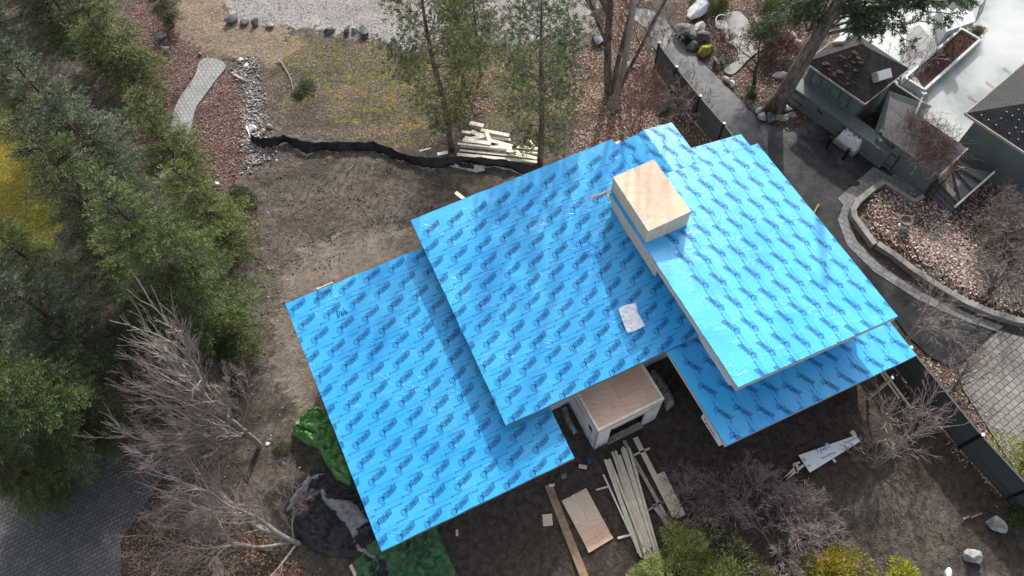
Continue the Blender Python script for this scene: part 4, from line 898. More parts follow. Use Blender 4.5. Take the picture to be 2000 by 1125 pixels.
# ------------------------------------------------------------------ trees and shrubs
def unit(v): return v/np.maximum(np.linalg.norm(v, axis=-1, keepdims=True), 1e-9)
def tubes_np(A, B, ra, rb, k=3):
    """many straight limb segments as k-sided prisms"""
    d = unit(B-A); ref = np.where(np.abs(d[:, 2:3]) < .9, np.array([[0, 0, 1.0]]), np.array([[1.0, 0, 0]])); x = unit(np.cross(d, ref)); y = np.cross(d, x); vs = []
    for P, r in ((A, ra), (B, rb)):
        for i in range(k):
            a = 2*math.pi*i/k; vs.append(P+(x*math.cos(a)+y*math.sin(a))*r[:, None])
    Vv = np.stack(vs, 1).reshape(-1, 3); n = len(A); base = (np.arange(n)*2*k)[:, None]; f = []
    for i in range(k):
        j = (i+1) % k; f.append(base+np.array([[i, j, k+j, k+i]]))
    return Vv, np.stack(f, 1).reshape(-1, 4)
def blades(P, D, Nn, L, Wd):
    """diamond shaped needle tufts: base P, direction D, side vector Nn"""
    s = unit(np.cross(D, Nn)); a = P; b = P+D*L[:, None]*.45+s*Wd[:, None]; c = P+D*L[:, None]; d = P+D*L[:, None]*.45-s*Wd[:, None]
    Vv = np.stack([a, b, c, d], 1).reshape(-1, 3); return Vv, np.arange(len(Vv)).reshape(-1, 4)
def conifer_meshes(seed, Ht, rad, base, kind='fir', dens=1.0, col=((.025, .055, .022), (.075, .125, .04)), lean=0.0):
    r = np.random.default_rng(seed); segA, segB, sra, srb = [], [], [], []; BP, BD, BN, BL, BW, BC = [], [], [], [], [], []
    def axis_pt(z): return np.array([lean*z+.06*math.sin(z*.8+seed), .05*math.cos(z*.7+seed), z])
    tr = max(.08, Ht*.014)
    zs = np.linspace(0, Ht, 16)
    for a, b in zip(zs[:-1], zs[1:]):
        segA.append(axis_pt(a)); segB.append(axis_pt(b)); sra.append(tr*(1-a/Ht)**.8+.012); srb.append(tr*(1-b/Ht)**.8+.012)
    z = base; up = np.array([0, 0, 1.0])
    while z < Ht-.25:
        t = (z-base)/(Ht-base); prof = (1-t)**.8*(.55+.45*min(1, t*5)) if kind == 'fir' else (math.sin(math.pi*min(1, (t*.85+.12)))**.7)
        nb = int((4+2*r.random())*(1 if kind == 'fir' else .8))
        for q in range(nb):
            if r.random() > dens*.95+.1: continue
            az = r.random()*2*math.pi; L = rad*prof*r.uniform(.62, 1.15)+.15; out = np.array([math.cos(az), math.sin(az), 0])
            n = max(3, int(L/.33)); p = axis_pt(z+r.uniform(-.12, .12)); el = (.15+.5*t if kind == 'fir' else .35)+r.normal(0, .08); pts = [p]
            for i in range(n):
                f = i/n; e = el-(.75*f*(1-t*.6) if kind == 'fir' else .25*f)+(.55*max(0, f-.55) if kind == 'fir' else 0); side = np.array([-out[1], out[0], 0])
                d = out*math.cos(e)+up*math.sin(e)+side*r.normal(0, .08); p = p+unit(d)*L/n; pts.append(p)
            pts = np.array(pts); br = .010+.013*L/2
            for i in range(n): segA.append(pts[i]); segB.append(pts[i+1]); sra.append(br*(1-i/n)+.006); srb.append(br*(1-(i+1)/n)+.006)
            # side sprays
            hue = r.random(); bt = r.uniform(.7, 1.25); sp = .15 if kind == 'fir' else .24
            m = int(L/sp*dens)+2
            for i in range(m):
                f = (i+.6)/m
                if kind != 'fir' and f < .3: continue
                if kind == 'fir' and f < .12: continue
                k_ = f*n; k0 = min(n-1, int(k_)); P0 = pts[k0]+(pts[k0+1]-pts[k0])*(k_-k0); D0 = unit(pts[k0+1]-pts[k0]); side = unit(np.cross(D0, up)); sg = 1 if i % 2 else -1
                l = (.50*L*(1-f)*.75+.24)*r.uniform(.5, 1.2) if kind == 'fir' else r.uniform(.25, .55)
                l = min(l, 1.05); sd_ = unit(D0*.75+side*sg*r.uniform(.6, 1.1)+up*r.normal(-.06, .16)); E = P0+sd_*l
                segA.append(P0); segB.append(E); sra.append(.007); srb.append(.004)
                if kind == 'fir':
                    nn = max(3, int(l/.034)); g_ = np.linspace(.05, 1.0, nn); PP = P0+(E-P0)*g_[:, None]; ss = unit(np.cross(sd_, up)); sgn = np.where(np.arange(nn) % 2 == 0, 1, -1)[:, None]
                    DDv = unit(sd_*.8+ss*sgn*r.uniform(.5, 1.2, (nn, 1))+r.normal(0, .22, (nn, 3))); PP[-1] = E; DDv[-1] = sd_
                    BP.append(PP); BD.append(DDv); BN.append(unit(up+r.normal(0, .5, (nn, 3)))); BL.append(r.uniform(.13, .25, nn)); BW.append(r.uniform(.013, .026, nn))
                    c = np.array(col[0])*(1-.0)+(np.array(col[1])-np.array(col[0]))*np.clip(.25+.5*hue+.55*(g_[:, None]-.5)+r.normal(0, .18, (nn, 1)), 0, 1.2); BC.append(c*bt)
                else:
                    nn = int(22*dens); cen = P0+(E-P0)*r.uniform(.55, 1.0, (nn, 1)); DDv = unit(sd_*.55+r.normal(0, .62, (nn, 3))+up*.15)
                    BP.append(cen); BD.append(DDv); BN.append(unit(r.normal(0, 1, (nn, 3)))); BL.append(r.uniform(.14, .26, nn)); BW.append(r.uniform(.014, .026, nn))
                    c = np.array(col[0])+(np.array(col[1])-np.array(col[0]))*np.clip(.5*hue+r.uniform(0, .8, (nn, 1)), 0, 1.2); BC.append(c*bt)
        z += (.30 if kind == 'fir' else .36)*r.uniform(.7, 1.3)/max(.6, dens)
    A, B = np.array(segA), np.array(segB); ra, rb = np.array(sra), np.array(srb)
    big = ra > .05; V1, F1 = tubes_np(A[big], B[big], ra[big], rb[big], 8); V2, F2 = tubes_np(A[~big], B[~big], ra[~big], rb[~big], 3)
    tm = fastmesh('trunk', np.concatenate([V1, V2]), np.concatenate([F1, F2+len(V1)]), smooth=True)
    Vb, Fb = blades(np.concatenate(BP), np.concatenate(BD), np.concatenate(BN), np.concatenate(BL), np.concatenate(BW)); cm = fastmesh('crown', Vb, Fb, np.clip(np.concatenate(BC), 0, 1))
    return tm, cm
def place_tree(name, meshes, mats, pos, rz, label, cat, group=None, sc=1.0):
    e = empty(name, (pos.x, pos.y, 0), rz); e.scale = (sc, sc, sc)
    for nm, me_, mt in zip(('trunk', 'crown'), meshes, mats):
        if me_ is None: continue
        if not me_.materials: me_.materials.append(mt)
        o = bpy.data.objects.new(nm, me_); C.objects.link(o); o.parent = e
    return tag(e, label, cat, group)
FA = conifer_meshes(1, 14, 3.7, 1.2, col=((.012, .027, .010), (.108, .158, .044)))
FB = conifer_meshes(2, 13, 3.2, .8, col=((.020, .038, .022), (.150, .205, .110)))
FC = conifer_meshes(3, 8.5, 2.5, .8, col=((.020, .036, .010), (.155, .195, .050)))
def tr(px, py, m, rz, label, sc=1.0, grp='tall dark conifers massed at the left'):
    return place_tree('conifer', m, (M['barkred'], M['needle']), G(px, py), rz, label, 'tree', grp, sc)
tr(455, 655, FA, .3, 'tall dark fir whose leaning trunk meets the mud left of the lowest roof', 1.0)
tr(485, 690, FC, 2.1, 'small thin conifer just right of the leaning fir trunk', .62)
tr(380, 360, FC, 1.2, 'conifer with thin double trunk standing on the red mulch by the paver path', .95)
tr(330, 560, FA, 2.3, 'dense dark conifer behind the purple bare tree, second from the mud', 1.0)
tr(265, 400, FB, .8, 'blue green conifer beside the yellow lawn, left of the paver path', 1.0)
tr(235, 720, FB, 4.0, 'blue green conifer at the left edge above the grey driveway', 1.0)
tr(205, 860, FA, 5.0, 'dark conifer whose boughs hang over the grey paver driveway', .93)
tr(285, 190, FC, 3.3, 'olive green conifer at the upper left beside the mulch rocks', 1.25)
tr(200, 130, FA, 1.7, 'dark conifer filling the upper left corner', 1.0)
tr(60, 700, FB, 2.6, 'conifer cut by the left edge below the yellow lawn', .9)
tr(340, 50, FC, 5.2, 'small conifer at the top edge overhanging the sand', .55)
tr(462, 500, FC, .4, 'green conifer at the right of the group beside the white pebbles', 1.02)
tr(120, 560, FC, 2.9, 'slender young conifer standing at the lower end of the yellow lawn', .9)
tr(40, 130, FB, 5.5, 'blue green conifer at the upper left edge above the yellow lawn', 1.0)
tr(130, 10, FA, 3.1, 'dark conifer at the top edge left of the mulch', 1.0)
tr(370, 640, FC, 2.2, 'warm green conifer between the fir trunk and the pale bare tree', 1.1)
tr(120, 960, FC, .2, 'drooping green conifer at the lower left over the road strip', .9)
tr(145, 300, FC, 4.4, 'young conifer at the right end of the yellow lawn', 1.05)
PA = conifer_meshes(11, 14, 2.5, 2.4, 'pine', 1.05, col=((.055, .085, .030), (.20, .25, .09)), lean=-.035)
PB = conifer_meshes(12, 13, 2.5, 1.4, 'pine', 1.1, col=((.060, .090, .040), (.21, .255, .12)))
def pine(px, py, m, rz, label, sc=1.0, grp='slender pines behind the house'): return place_tree('pine_tree', m, (M['bark'], M['needle']), G(px, py), rz, label, 'tree', grp, sc)
pine(885, 290, PA, 0, 'leaning slender pine with bare lower trunk behind the lumber pile', 1.0)
pine(1057, 316, PB, 1.0, 'straight sparse pine at the right end of the silt fence', 1.0)
pine(905, 162, PA, 2.2, 'small pine behind the leaning pine, left of a pair', .62)
pine(938, 147, PB, 4.0, 'small thin pine with long shadow, right of a pair', .62)

THR = [.03]
def bare(seed, start_dirs, Ht, r0, depth=5, spread=.5, up=.15, nseg=4, shrink=.74, kids=(2, 3), bend=.16, rmin=.006, side=.35):
    r = random.Random(seed); A, B, ra, rb = [], [], [], []
    def grow(p, d, L, rad, lv):
        n = nseg if lv < 3 else max(2, nseg-1); st = L/n
        for i in range(n):
            d = (d+Vector((r.gauss(0, bend), r.gauss(0, bend), r.gauss(0, bend)+up*.25))).normalized(); q = p+d*st; r2 = max(rmin, rad*(1-.35*(i+1)/n)); A.append(p); B.append(q); ra.append(max(rmin, rad*(1-.35*i/n))); rb.append(r2)
            if lv < depth and i > 0 and r.random() < side*1.6:
                x = d.orthogonal().normalized(); x.rotate(__import__('mathutils').Quaternion(d, r.uniform(0, 6.28))); grow(q, (d+x*spread*r.uniform(1.0, 1.8)).normalized(), L*shrink*r.uniform(.5, .85), r2*.55, lv+1)
            p = q
        if lv < depth:
            for k in range(r.choice(kids)):
                x = d.orthogonal().normalized(); x.rotate(__import__('mathutils').Quaternion(d, r.uniform(0, 6.28))); grow(p, (d+x*spread*r.uniform(.6, 1.3)).normalized(), L*shrink*r.uniform(.75, 1.1), r2*.72, lv+1)
    for (off, d, L, rad) in start_dirs: grow(Vector(off), Vector(d).normalized(), L, rad, 0)
    A = np.array([tuple(v) for v in A]); B = np.array([tuple(v) for v in B]); ra = np.array(ra); rb = np.array(rb); big = ra > THR[0]
    tm = None; tw = None
    V1, F1 = tubes_np(A[big], B[big], ra[big], rb[big], 8); V2, F2 = tubes_np(A[~big], B[~big], ra[~big], rb[~big], 3)
    if len(V1): tm = fastmesh('trunk', V1, F1, smooth=True)
    if len(V2): tw = fastmesh('twigs', V2, F2)
    return tm, tw
def bare_tree(name, seed, px, dirs, label, mats=('barkpale', 'twiggrey'), cat='tree', group=None, **kw):
    THR[0] = 9.0 if cat == 'shrub' or seed in (6, 7, 9) else .03
    tm, tw = bare(seed, dirs, 0, 0, **kw); P = G(*px); e = empty(name, (P.x, P.y, 0))
    for nm, m_, mt in (('trunk', tm, mats[0]), ('branches' if tm is None else 'crown', tw, mats[1])):
        if m_ is None: continue
        m_.materials.append(M[mt]); o = bpy.data.objects.new(nm, m_); C.objects.link(o); o.parent = e
    return tag(e, label, cat, group)
O = (0, 0, 0)
bare_tree('bare_tree', 1, (508, 872), [(O, (-.12, .05, 1), 6.2, .15), ((-.15, .05, 1.5), (-.95, -.1, 1.0), 3.4, .06), ((-.2, .1, 2.0), (-.6, .75, 1.1), 3.2, .055), ((-.3, .1, 2.4), (-.75, -.6, 1.3), 3.2, .055), ((-.2, .1, 1.9), (.35, .8, 1.2), 2.4, .045), ((-.35, .1, 2.9), (-.9, .4, 1.3), 3.2, .055), ((-.15, 0, 1.7), (-.5, -.8, 1.1), 2.6, .05), ((-.4, .1, 3.4), (.5, .3, 1.3), 2.4, .045), ((-.15, 0, 1.3), (-1, .3, .9), 3.0, .05)], 'large bare vase-shaped tree with pale branches left of the green tarp', spread=.36, up=.22, depth=3, kids=(2, 3), shrink=.62, side=.5, rmin=.006, nseg=8, bend=.06)
bare_tree('bare_tree', 2, (585, 1062), [(O, (-1, .35, .75), 3.0, .12), ((-.3, .1, .2), (-1, -.15, .7), 2.8, .09), ((-.5, .1, .4), (-.8, .9, .7), 2.4, .07), ((-.1, 0, .1), (-.5, -.9, .7), 2.0, .06), ((-.6, .2, .6), (-1, .2, .45), 3.2, .09), ((-.2, .1, .3), (.1, 1, .8), 1.5, .05)], 'wide low bare tree spreading over the grey driveway at the bottom left', mats=('barkpale', 'twigpurple'), spread=.46, up=.08, depth=4, kids=(2, 3), shrink=.72, side=.42, rmin=.0055, nseg=6, bend=.10)
bare_tree('bare_shrub', 3, (400, 810), [((random.uniform(-.5, .5), random.uniform(-.5, .5), 0), (random.uniform(-.6, .6), random.uniform(-.6, .6), 1), 1.2, .03) for _ in range(10)], 'pinkish bare shrub crowded behind the pale vase-shaped tree', mats=('twigpurple', 'twigpurple'), cat='shrub', spread=.5, up=.15, depth=4, rmin=.007)
bare_tree('bare_shrub', 33, (395, 890), [((random.uniform(-.5, .5), random.uniform(-.5, .5), 0), (random.uniform(-.6, .6), random.uniform(-.6, .6), 1), .9, .03) for _ in range(9)], 'purple bare shrub between the two big bare trees at the left', mats=('twigpurple', 'twigpurple'), cat='shrub', spread=.5, up=.1, depth=4, rmin=.007)
bare_tree('bare_shrub', 4, (1512, 1082), [((random.uniform(-.4, .4), random.uniform(-.4, .4), 0), (random.uniform(-1.1, 1.1), random.uniform(-.6, 1.1), 1.0), 1.5, .045) for _ in range(11)], 'big dense purple twiggy shrub below the wrapped wall panel', mats=('barkpale', 'twigpurple'), cat='shrub', spread=.5, up=.03, depth=4, rmin=.009, shrink=.72, side=.5)
bare_tree('bare_shrub', 5, (1335, 985), [((random.uniform(-.3, .3), random.uniform(-.3, .3), 0), (random.uniform(-.7, .7), random.uniform(-.6, .8), 1), .8, .03) for _ in range(10)], 'small purple bare shrub between long planks and the dirt', mats=('twigpurple', 'twigpurple'), cat='shrub', spread=.5, up=.05, depth=4, rmin=.007)
bare_tree('bare_tree', 6, (1455, 985), [((random.uniform(-.3, .3), random.uniform(-.3, .3), 0), (random.uniform(-.8, .2), random.uniform(0, .8), 1.0), 1.3, .03) for _ in range(5)], 'thin bare saplings at the near corner of the shaded low roof', mats=('twigpurple', 'twigpurple'), spread=.5, up=.1, depth=4, rmin=.006)
bare_tree('bare_tree', 7, (1700, 915), [(O, (.95, .55, .8), 2.8, .05), (O, (.5, .9, .8), 2.4, .045), (O, (1, .1, .7), 2.5, .045), (O, (.1, .7, .9), 2.0, .035), (O, (.8, .8, .5), 3.0, .045), (O, (-.3, .4, .8), 1.6, .03)], 'sprawling bare tree right of the wrapped wall panel', spread=.45, up=.04, depth=3, shrink=.66, rmin=.010, kids=(1, 2), side=.5, nseg=6, bend=.10, mats=('barkpale', 'twigpurple'))
bare_tree('bare_tree', 8, (1848, 776), [(O, (.5, .25, 1), 1.3, .08), ((.1, .05, .5), (.9, .6, .8), 1.2, .04), ((.1, .05, .5), (-.1, .7, 1), 1.2, .04)], 'small bare tree on the leaf strip between green fence and pavers', mats=('bark', 'twigpurple'), spread=.45, up=.1, depth=4, rmin=.007)
bare_tree('bare_tree', 9, (1768, 668), [(O, (.5, .6, 1), 1.5, .06), (O, (.0, .8, 1), 1.4, .05), (O, (.9, .2, .8), 1.4, .05)], 'bare tree arching over the black asphalt beside the high roof', mats=('bark', 'twiggrey'), spread=.5, up=.05, depth=4, rmin=.007, shrink=.8)
bare_tree('bare_tree', 10, (1928, 578), [(O, (.2, .3, 1), .9, .14), ((0, 0, .5), (-.6, .5, 1), 1.2, .05), ((0, 0, .5), (.6, .5, 1), 1.2, .05), ((0, 0, .6), (.1, .9, .9), 1.2, .05)], 'dark stumpy bare tree growing from the leaf covered bed', mats=('bark', 'twiggrey'), spread=.5, up=.1, depth=4, rmin=.007)
bare_tree('bare_shrub', 12, (1955, 480), [((random.uniform(-1, 1), random.uniform(-1, 1), 0), (random.uniform(-.7, .7), random.uniform(-.7, .9), 1), 1.15, .04) for _ in range(16)], 'dense pale bare shrub at the right edge above the leaf bed', mats=('twiggrey', 'twiggrey'), cat='shrub', spread=.5, up=.08, depth=4, rmin=.008)
bare_tree('bare_tree', 13, (1752, 182), [(O, (.1, .15, 1), 1.3, .09), ((0, 0, .6), (-.6, .5, 1), 1.1, .05), ((0, 0, .6), (.8, .3, .9), 1.2, .05)], 'bare grey tree behind the shed beside the long planter', mats=('barkpale', 'twiggrey'), spread=.45, up=.1, depth=4, rmin=.008)
for i, (px, d, r0, lb) in enumerate([((1188, 178), (-.02, .05, 1), .25, 'thickest of four tall bare trunks right of the pines'), ((1200, 212), (.05, .02, 1), .20, 'pale bare trunk with peeling bark, nearest of the four trunks'), ((1196, 172), (.10, .08, 1), .17, 'tall bare trunk at the back of the four'), ((1207, 182), (.22, .0, 1), .13, 'brown bare trunk leaning right, rightmost of the four')]):
    bare_tree('bare_tree', 40+i, px, [(O, d, 11.0, r0), ((d[0]*4, d[1]*4, 4.0), (d[0]-.6, -.1, .8), 2.2, .035)], lb, mats=('barkpale' if i == 1 else 'bark', 'twigred'), spread=.35, up=.35, depth=3, shrink=.6, bend=.04, rmin=.009, nseg=6, side=.25)
bare_tree('bare_shrub', 14, (1238, 268), [((random.uniform(-.35, .35), random.uniform(-.3, .3), 0), (random.uniform(-.22, .22), random.uniform(-.15, .2), 1), 2.0, .035) for _ in range(9)], 'clump of thin upright bare stems behind the back roof', mats=('bark', 'twigred'), cat='shrub', spread=.35, up=.3, depth=3, rmin=.008)
bare_tree('bare_shrub', 15, (1335, 215), [((random.uniform(-1.2, .8), random.uniform(-1.2, 1.2), 0), (random.uniform(-.6, .6), random.uniform(-.6, .6), 1), .9, .025) for _ in range(12)], 'tangle of pale bare stems in front of the green fence', mats=('twiggrey', 'twiggrey'), cat='shrub', spread=.5, up=.05, depth=4, rmin=.007)
bare_tree('bare_shrub', 16, (1285, 90), [((random.uniform(-.8, .8), random.uniform(-.8, .8), 0), (random.uniform(-.4, .4), random.uniform(-.4, .4), 1), 1.2, .025) for _ in range(8)], 'fine bare saplings at the far end of the green fence', mats=('twiggrey', 'twiggrey'), cat='shrub', spread=.45, up=.2, depth=4, rmin=.007)
bare_tree('bare_shrub', 17, (290, 150), [((random.uniform(-.9, .9), random.uniform(-.6, .6), 0), (random.uniform(-.5, .5), random.uniform(-.5, .5), 1), 1.0, .025) for _ in range(9)], 'grey bare shrub showing between conifers left of the mulch', mats=('twiggrey', 'twiggrey'), cat='shrub', spread=.4, up=.15, depth=4, rmin=.007)
bare_tree('bare_shrub', 18, (1522, 103), [((random.uniform(-.5, .5), random.uniform(-.5, .5), 0), (random.uniform(-.9, .9), random.uniform(-.9, .9), 1), .65, .02) for _ in range(26)], 'round reddish brown bare shrub left of the big pine trunk', mats=('twigred', 'twigred'), cat='shrub', spread=.5, up=.05, depth=4, rmin=.008)
bare_tree('bare_shrub', 19, (970, 62), [((random.uniform(-.5, .5), random.uniform(-.5, .5), 0), (random.uniform(-.8, .8), random.uniform(-.8, .8), 1), .6, .02) for _ in range(14)], 'small reddish shrub on the gravel border between the pines', mats=('twigred', 'twigred'), cat='shrub', spread=.5, up=.05, depth=3, rmin=.008)
bare_tree('bare_shrub', 20, (1415, 92), [((random.uniform(-.4, .4), random.uniform(-.4, .4), 0), (random.uniform(-.6, .6), random.uniform(-.6, .6), 1), .5, .02) for _ in range(12)], 'small brown shrub below the white garden chair', mats=('twigred', 'twigred'), cat='shrub', spread=.5, up=.05, depth=3, rmin=.008)
# big pine with heavy leaning trunk beside the shed
def big_pine():
    base = G(1512, 214); e = empty('pine_tree', (base.x, base.y, 0)); tag(e, 'huge rough-barked pine leaning over the shed roof', 'tree')
    tip = G(1640, 0, 9.2)-base; d = tip.normalized(); tip2 = tip+d*5; pts = [Vector((0, 0, -.1)), d*1.2, d*4, d*7, tip, tip2]; mb = MB(); mb.tube([p+base for p in pts], [.62, .46, .40, .36, .30, .16], 14); o = mb.build('trunk', M['bark'], e, smooth=True)
    r = np.random.default_rng(77); A, B, ra, rb = [], [], [], []; BP, BD, BN, BL, BW, BC = [], [], [], [], [], []; up = np.array([0, 0, 1.])
    tgt = [(1560, 20, 8), (1600, 38, 7.8), (1690, 55, 7.6), (1740, 60, 7.0), (1780, 85, 6.6), (1710, 20, 8.6), (1800, 10, 8.2), (1850, 45, 7.0), (1880, 5, 8.5), (1740, 10, 9), (1530, 5, 8), (1570, 0, 9), (1650, 15, 9), (1820, 0, 8.6), (1760, 40, 7.4), (1600, -20, 9.5), (1700, -30, 9.5), (1800, -40, 9.5), (1900, -30, 9), (1680, 75, 6.8), (1550, 45, 7.2), (1865, 30, 7.6), (1900, 0, 8.0), (1835, -10, 8.6)]
    for (x, y, h) in tgt:
        T = np.array(G(x, y, h)-base); s0 = np.array(tip*r.uniform(.72, 1.1)); n = 9; mid = (s0+T)/2+np.array([0, 0, .5]); P = []
        for i in range(n+1):
            f = i/n; P.append(s0*(1-f)**2+mid*2*f*(1-f)+T*f*f+r.normal(0, .05, 3))
        for i in range(n): A.append(P[i]); B.append(P[i+1]); ra.append(.075*(1-i/n)+.015); rb.append(.075*(1-(i+1)/n)+.015)
        for i in range(30):
            f = .35+.65*r.random(); k0 = min(n-1, int(f*n)); P0 = P[k0]+(P[k0+1]-P[k0])*(f*n-k0); D0 = unit(P[k0+1]-P[k0]); q = unit(D0*.7+r.normal(0, .6, 3)+np.array([0, 0, -.25])); l = r.uniform(.35, 1.0); E = P0+q*l
            A.append(P0); B.append(E); ra.append(.014); rb.append(.006)
            if r.random() < .22: continue
            nn = 38; g_ = r.uniform(.3, 1.0, (nn, 1)); BP.append(P0+(E-P0)*g_); BD.append(unit(q*.5+r.normal(0, .6, (nn, 3)))); BN.append(unit(r.normal(0, 1, (nn, 3)))); BL.append(r.uniform(.14, .24, nn)); BW.append(r.uniform(.016, .03, nn)); c = np.array([.03, .055, .025])+np.array([.05, .06, .02])*r.random((nn, 1)); BC.append(c)
    V1, F1 = tubes_np(np.array(A), np.array(B), np.array(ra), np.array(rb), 5); me_ = fastmesh('limbs', V1, F1, smooth=True); me_.materials.append(M['bark']); o = bpy.data.objects.new('limb', me_); C.objects.link(o); o.parent = e
    Vb, Fb = blades(np.concatenate(BP), np.concatenate(BD), np.concatenate(BN), np.concatenate(BL), np.concatenate(BW)); cm = fastmesh('crown', Vb, Fb, np.concatenate(BC)); cm.materials.append(M['needle']); o = bpy.data.objects.new('crown', cm); C.objects.link(o); o.parent = e
big_pine()
# leafy balls and cushions of needles: shrubs
def bush(name, px, rad, label, cat='shrub', col=((.03, .05, .02), (.09, .13, .04)), n=2600, bl=.12, bw=.02, z=None, sq=(1, 1, .8), seed=0, up=.4, lumps=9, stem=True, mat='needle', py_h=0):
    P = G(*px, py_h); r = np.random.default_rng(seed+50); e = empty(name, (P.x, P.y, 0)); zz = rad*sq[2]*.75 if z is None else z
    cen = r.normal(0, .42, (lumps, 3))*rad*np.array(sq); cr = rad*r.uniform(.35, .62, lumps); k = r.integers(0, lumps, n); dirs = unit(r.normal(0, 1, (n, 3))); pos = cen[k]+dirs*(cr[k]*r.uniform(.55, 1.05, n))[:, None]; pos[:, 2] = np.abs(pos[:, 2]+zz*.6)*.9+.05
    D = unit(dirs+r.normal(0, .45, (n, 3))+np.array([0, 0, up])); t = r.random((n, 1)); c = np.array(col[0])+(np.array(col[1])-np.array(col[0]))*t*(.6+.8*r.random((lumps, 1))[k])
    Vb, Fb = blades(pos, D, unit(r.normal(0, 1, (n, 3))), r.uniform(.7, 1.3, n)*bl, r.uniform(.7, 1.3, n)*bw); cm = fastmesh('foliage', Vb, Fb, np.clip(c, 0, 1)); cm.materials.append(M[mat]); o = bpy.data.objects.new('foliage', cm); C.objects.link(o); o.parent = e
    if stem:
        A = np.zeros((lumps, 3)); A[:, :2] = r.normal(0, .06, (lumps, 2)); B = cen.copy(); B[:, 2] = np.abs(B[:, 2])+zz*.6; V1, F1 = tubes_np(A, B, np.full(lumps, .03), np.full(lumps, .012), 5); sm_ = fastmesh('stem', V1, F1); sm_.materials.append(M['barkred']); o = bpy.data.objects.new('stem', sm_); C.objects.link(o); o.parent = e
    return tag(e, label, cat)
LG = ((.17, .21, .06), (.48, .54, .19)); YG = ((.18, .17, .02), (.50, .46, .06)); YY = ((.12, .15, .03), (.36, .40, .07))
bush('pine_shrub', (1340, 1082), 1.05, 'bright green young pine beside the long planks, uppermost of the bottom greenery', 'pine', LG, 5200, .20, .016, z=1.6, seed=1, lumps=20)
bush('pine_shrub', (1262, 1130), .9, 'light green pine tuft at the bottom edge below the lumber stack', 'pine', LG, 6000, .16, .014, z=1.5, seed=2, lumps=12)
bush('pine_shrub', (1400, 1128), 1.3, 'wide light green pine mass at the bottom edge left of the purple shrub', 'pine', LG, 6000, .20, .016, z=1.6, seed=3, lumps=22)
bush('pine_shrub', (1490, 1140), .9, 'light green pine tip under the purple shrub at the bottom edge', 'pine', LG, 4000, .16, .014, z=1.2, seed=4)
bush('cedar_shrub', (1608, 1135), 1.3, 'yellow green feathery cedar at the bottom edge', 'shrub', YG, 7000, .18, .022, z=1.2, seed=5, lumps=14)
bush('cedar_shrub', (1748, 1135), .7, 'small yellow green cedar tip right of the larger one', 'shrub', YG, 2500, .18, .022, z=.9, seed=6)
bush('cedar_shrub', (2000, 910), 1.3, 'yellow green cedar at the right edge overhanging the fence end', 'shrub', YY, 6000, .18, .022, z=2.0, seed=7, lumps=13)
bush('cedar_shrub', (1990, 1010), .8, 'lower green cedar at the right edge near the boulders', 'shrub', ((.06, .09, .03), (.18, .22, .07)), 2600, .16, .02, z=1.0, seed=8)
bush('clipped_shrub', (1463, 187), .45, 'small dark clipped shrub at the bend of the lane', 'shrub', ((.03, .045, .015), (.09, .11, .03)), 1800, .07, .014, seed=9, sq=(1, 1, .9))
bush('garden_shrub', (1400, 20), .9, 'dark green garden shrub at the top left of the garden path', 'shrub', ((.03, .05, .015), (.10, .14, .03)), 3600, .10, .018, seed=10)
bush('garden_shrub', (1362, 8), .6, 'small mossy green shrub at the top edge beside the pale rocks', 'shrub', ((.05, .07, .015), (.14, .16, .03)), 1800, .10, .018, seed=11)
bush('garden_shrub', (1505, 12), .9, 'green garden shrub at the top edge behind the garden tree', 'shrub', ((.04, .07, .02), (.12, .17, .04)), 3200, .10, .018, seed=12)
bush('garden_shrub', (1500, 100), .45, 'small green shrub between garden tree and brown shrub', 'shrub', ((.05, .07, .02), (.15, .17, .04)), 1200, .09, .016, seed=13)
bush('garden_shrub', (1505, 72), .55, 'brown green shrub near the round path bed', 'shrub', ((.05, .045, .02), (.14, .13, .05)), 1500, .09, .016, seed=14)
bush('garden_shrub', (1553, 42), .6, 'yellow green shrub by the far side of the big pine trunk', 'shrub', ((.12, .13, .02), (.28, .28, .05)), 1500, .09, .016, seed=15)
bush('leafy_bough', (598, 168), .75, 'cut green bough lying on the bare ground', 'bough', ((.06, .09, .04), (.16, .20, .10)), 1500, .13, .016, z=.15, sq=(1, .8, .25), seed=16, stem=False)
bush('leafy_bough', (582, 188), .4, 'small wilted green bough below the larger one', 'bough', ((.06, .09, .04), (.16, .20, .10)), 500, .13, .016, z=.1, sq=(1.2, .6, .25), seed=17, stem=False)
bush('ground_shrub', (545, 880), .5, 'small green trailing plant above the black tarp', 'plant', ((.05, .07, .03), (.13, .16, .07)), 700, .10, .014, z=.15, sq=(1.4, .8, .3), seed=18, stem=False)
bush('ground_shrub', (470, 395), .9, 'dark green low juniper at the edge of the mud by the mulch', 'shrub', ((.03, .05, .02), (.10, .13, .05)), 3200, .13, .018, z=.4, sq=(1.2, 1, .5), seed=19)
# garden tree
bare_tree('garden_tree', 61, (1473, 165), [(O, (.02, .1, 1), 1.7, .14), ((.03, .1, 1.5), (-.9, .3, .6), 1.3, .05), ((.03, .1, 1.5), (.8, .3, .7), 1.2, .05)], 'crooked garden tree with dark trunk and small green crown beside the path', mats=('barkred', 'barkred'), spread=.5, up=.1, depth=3, rmin=.012)
bush('tree_foliage', (1473, 165), .01, 'x') if False else None
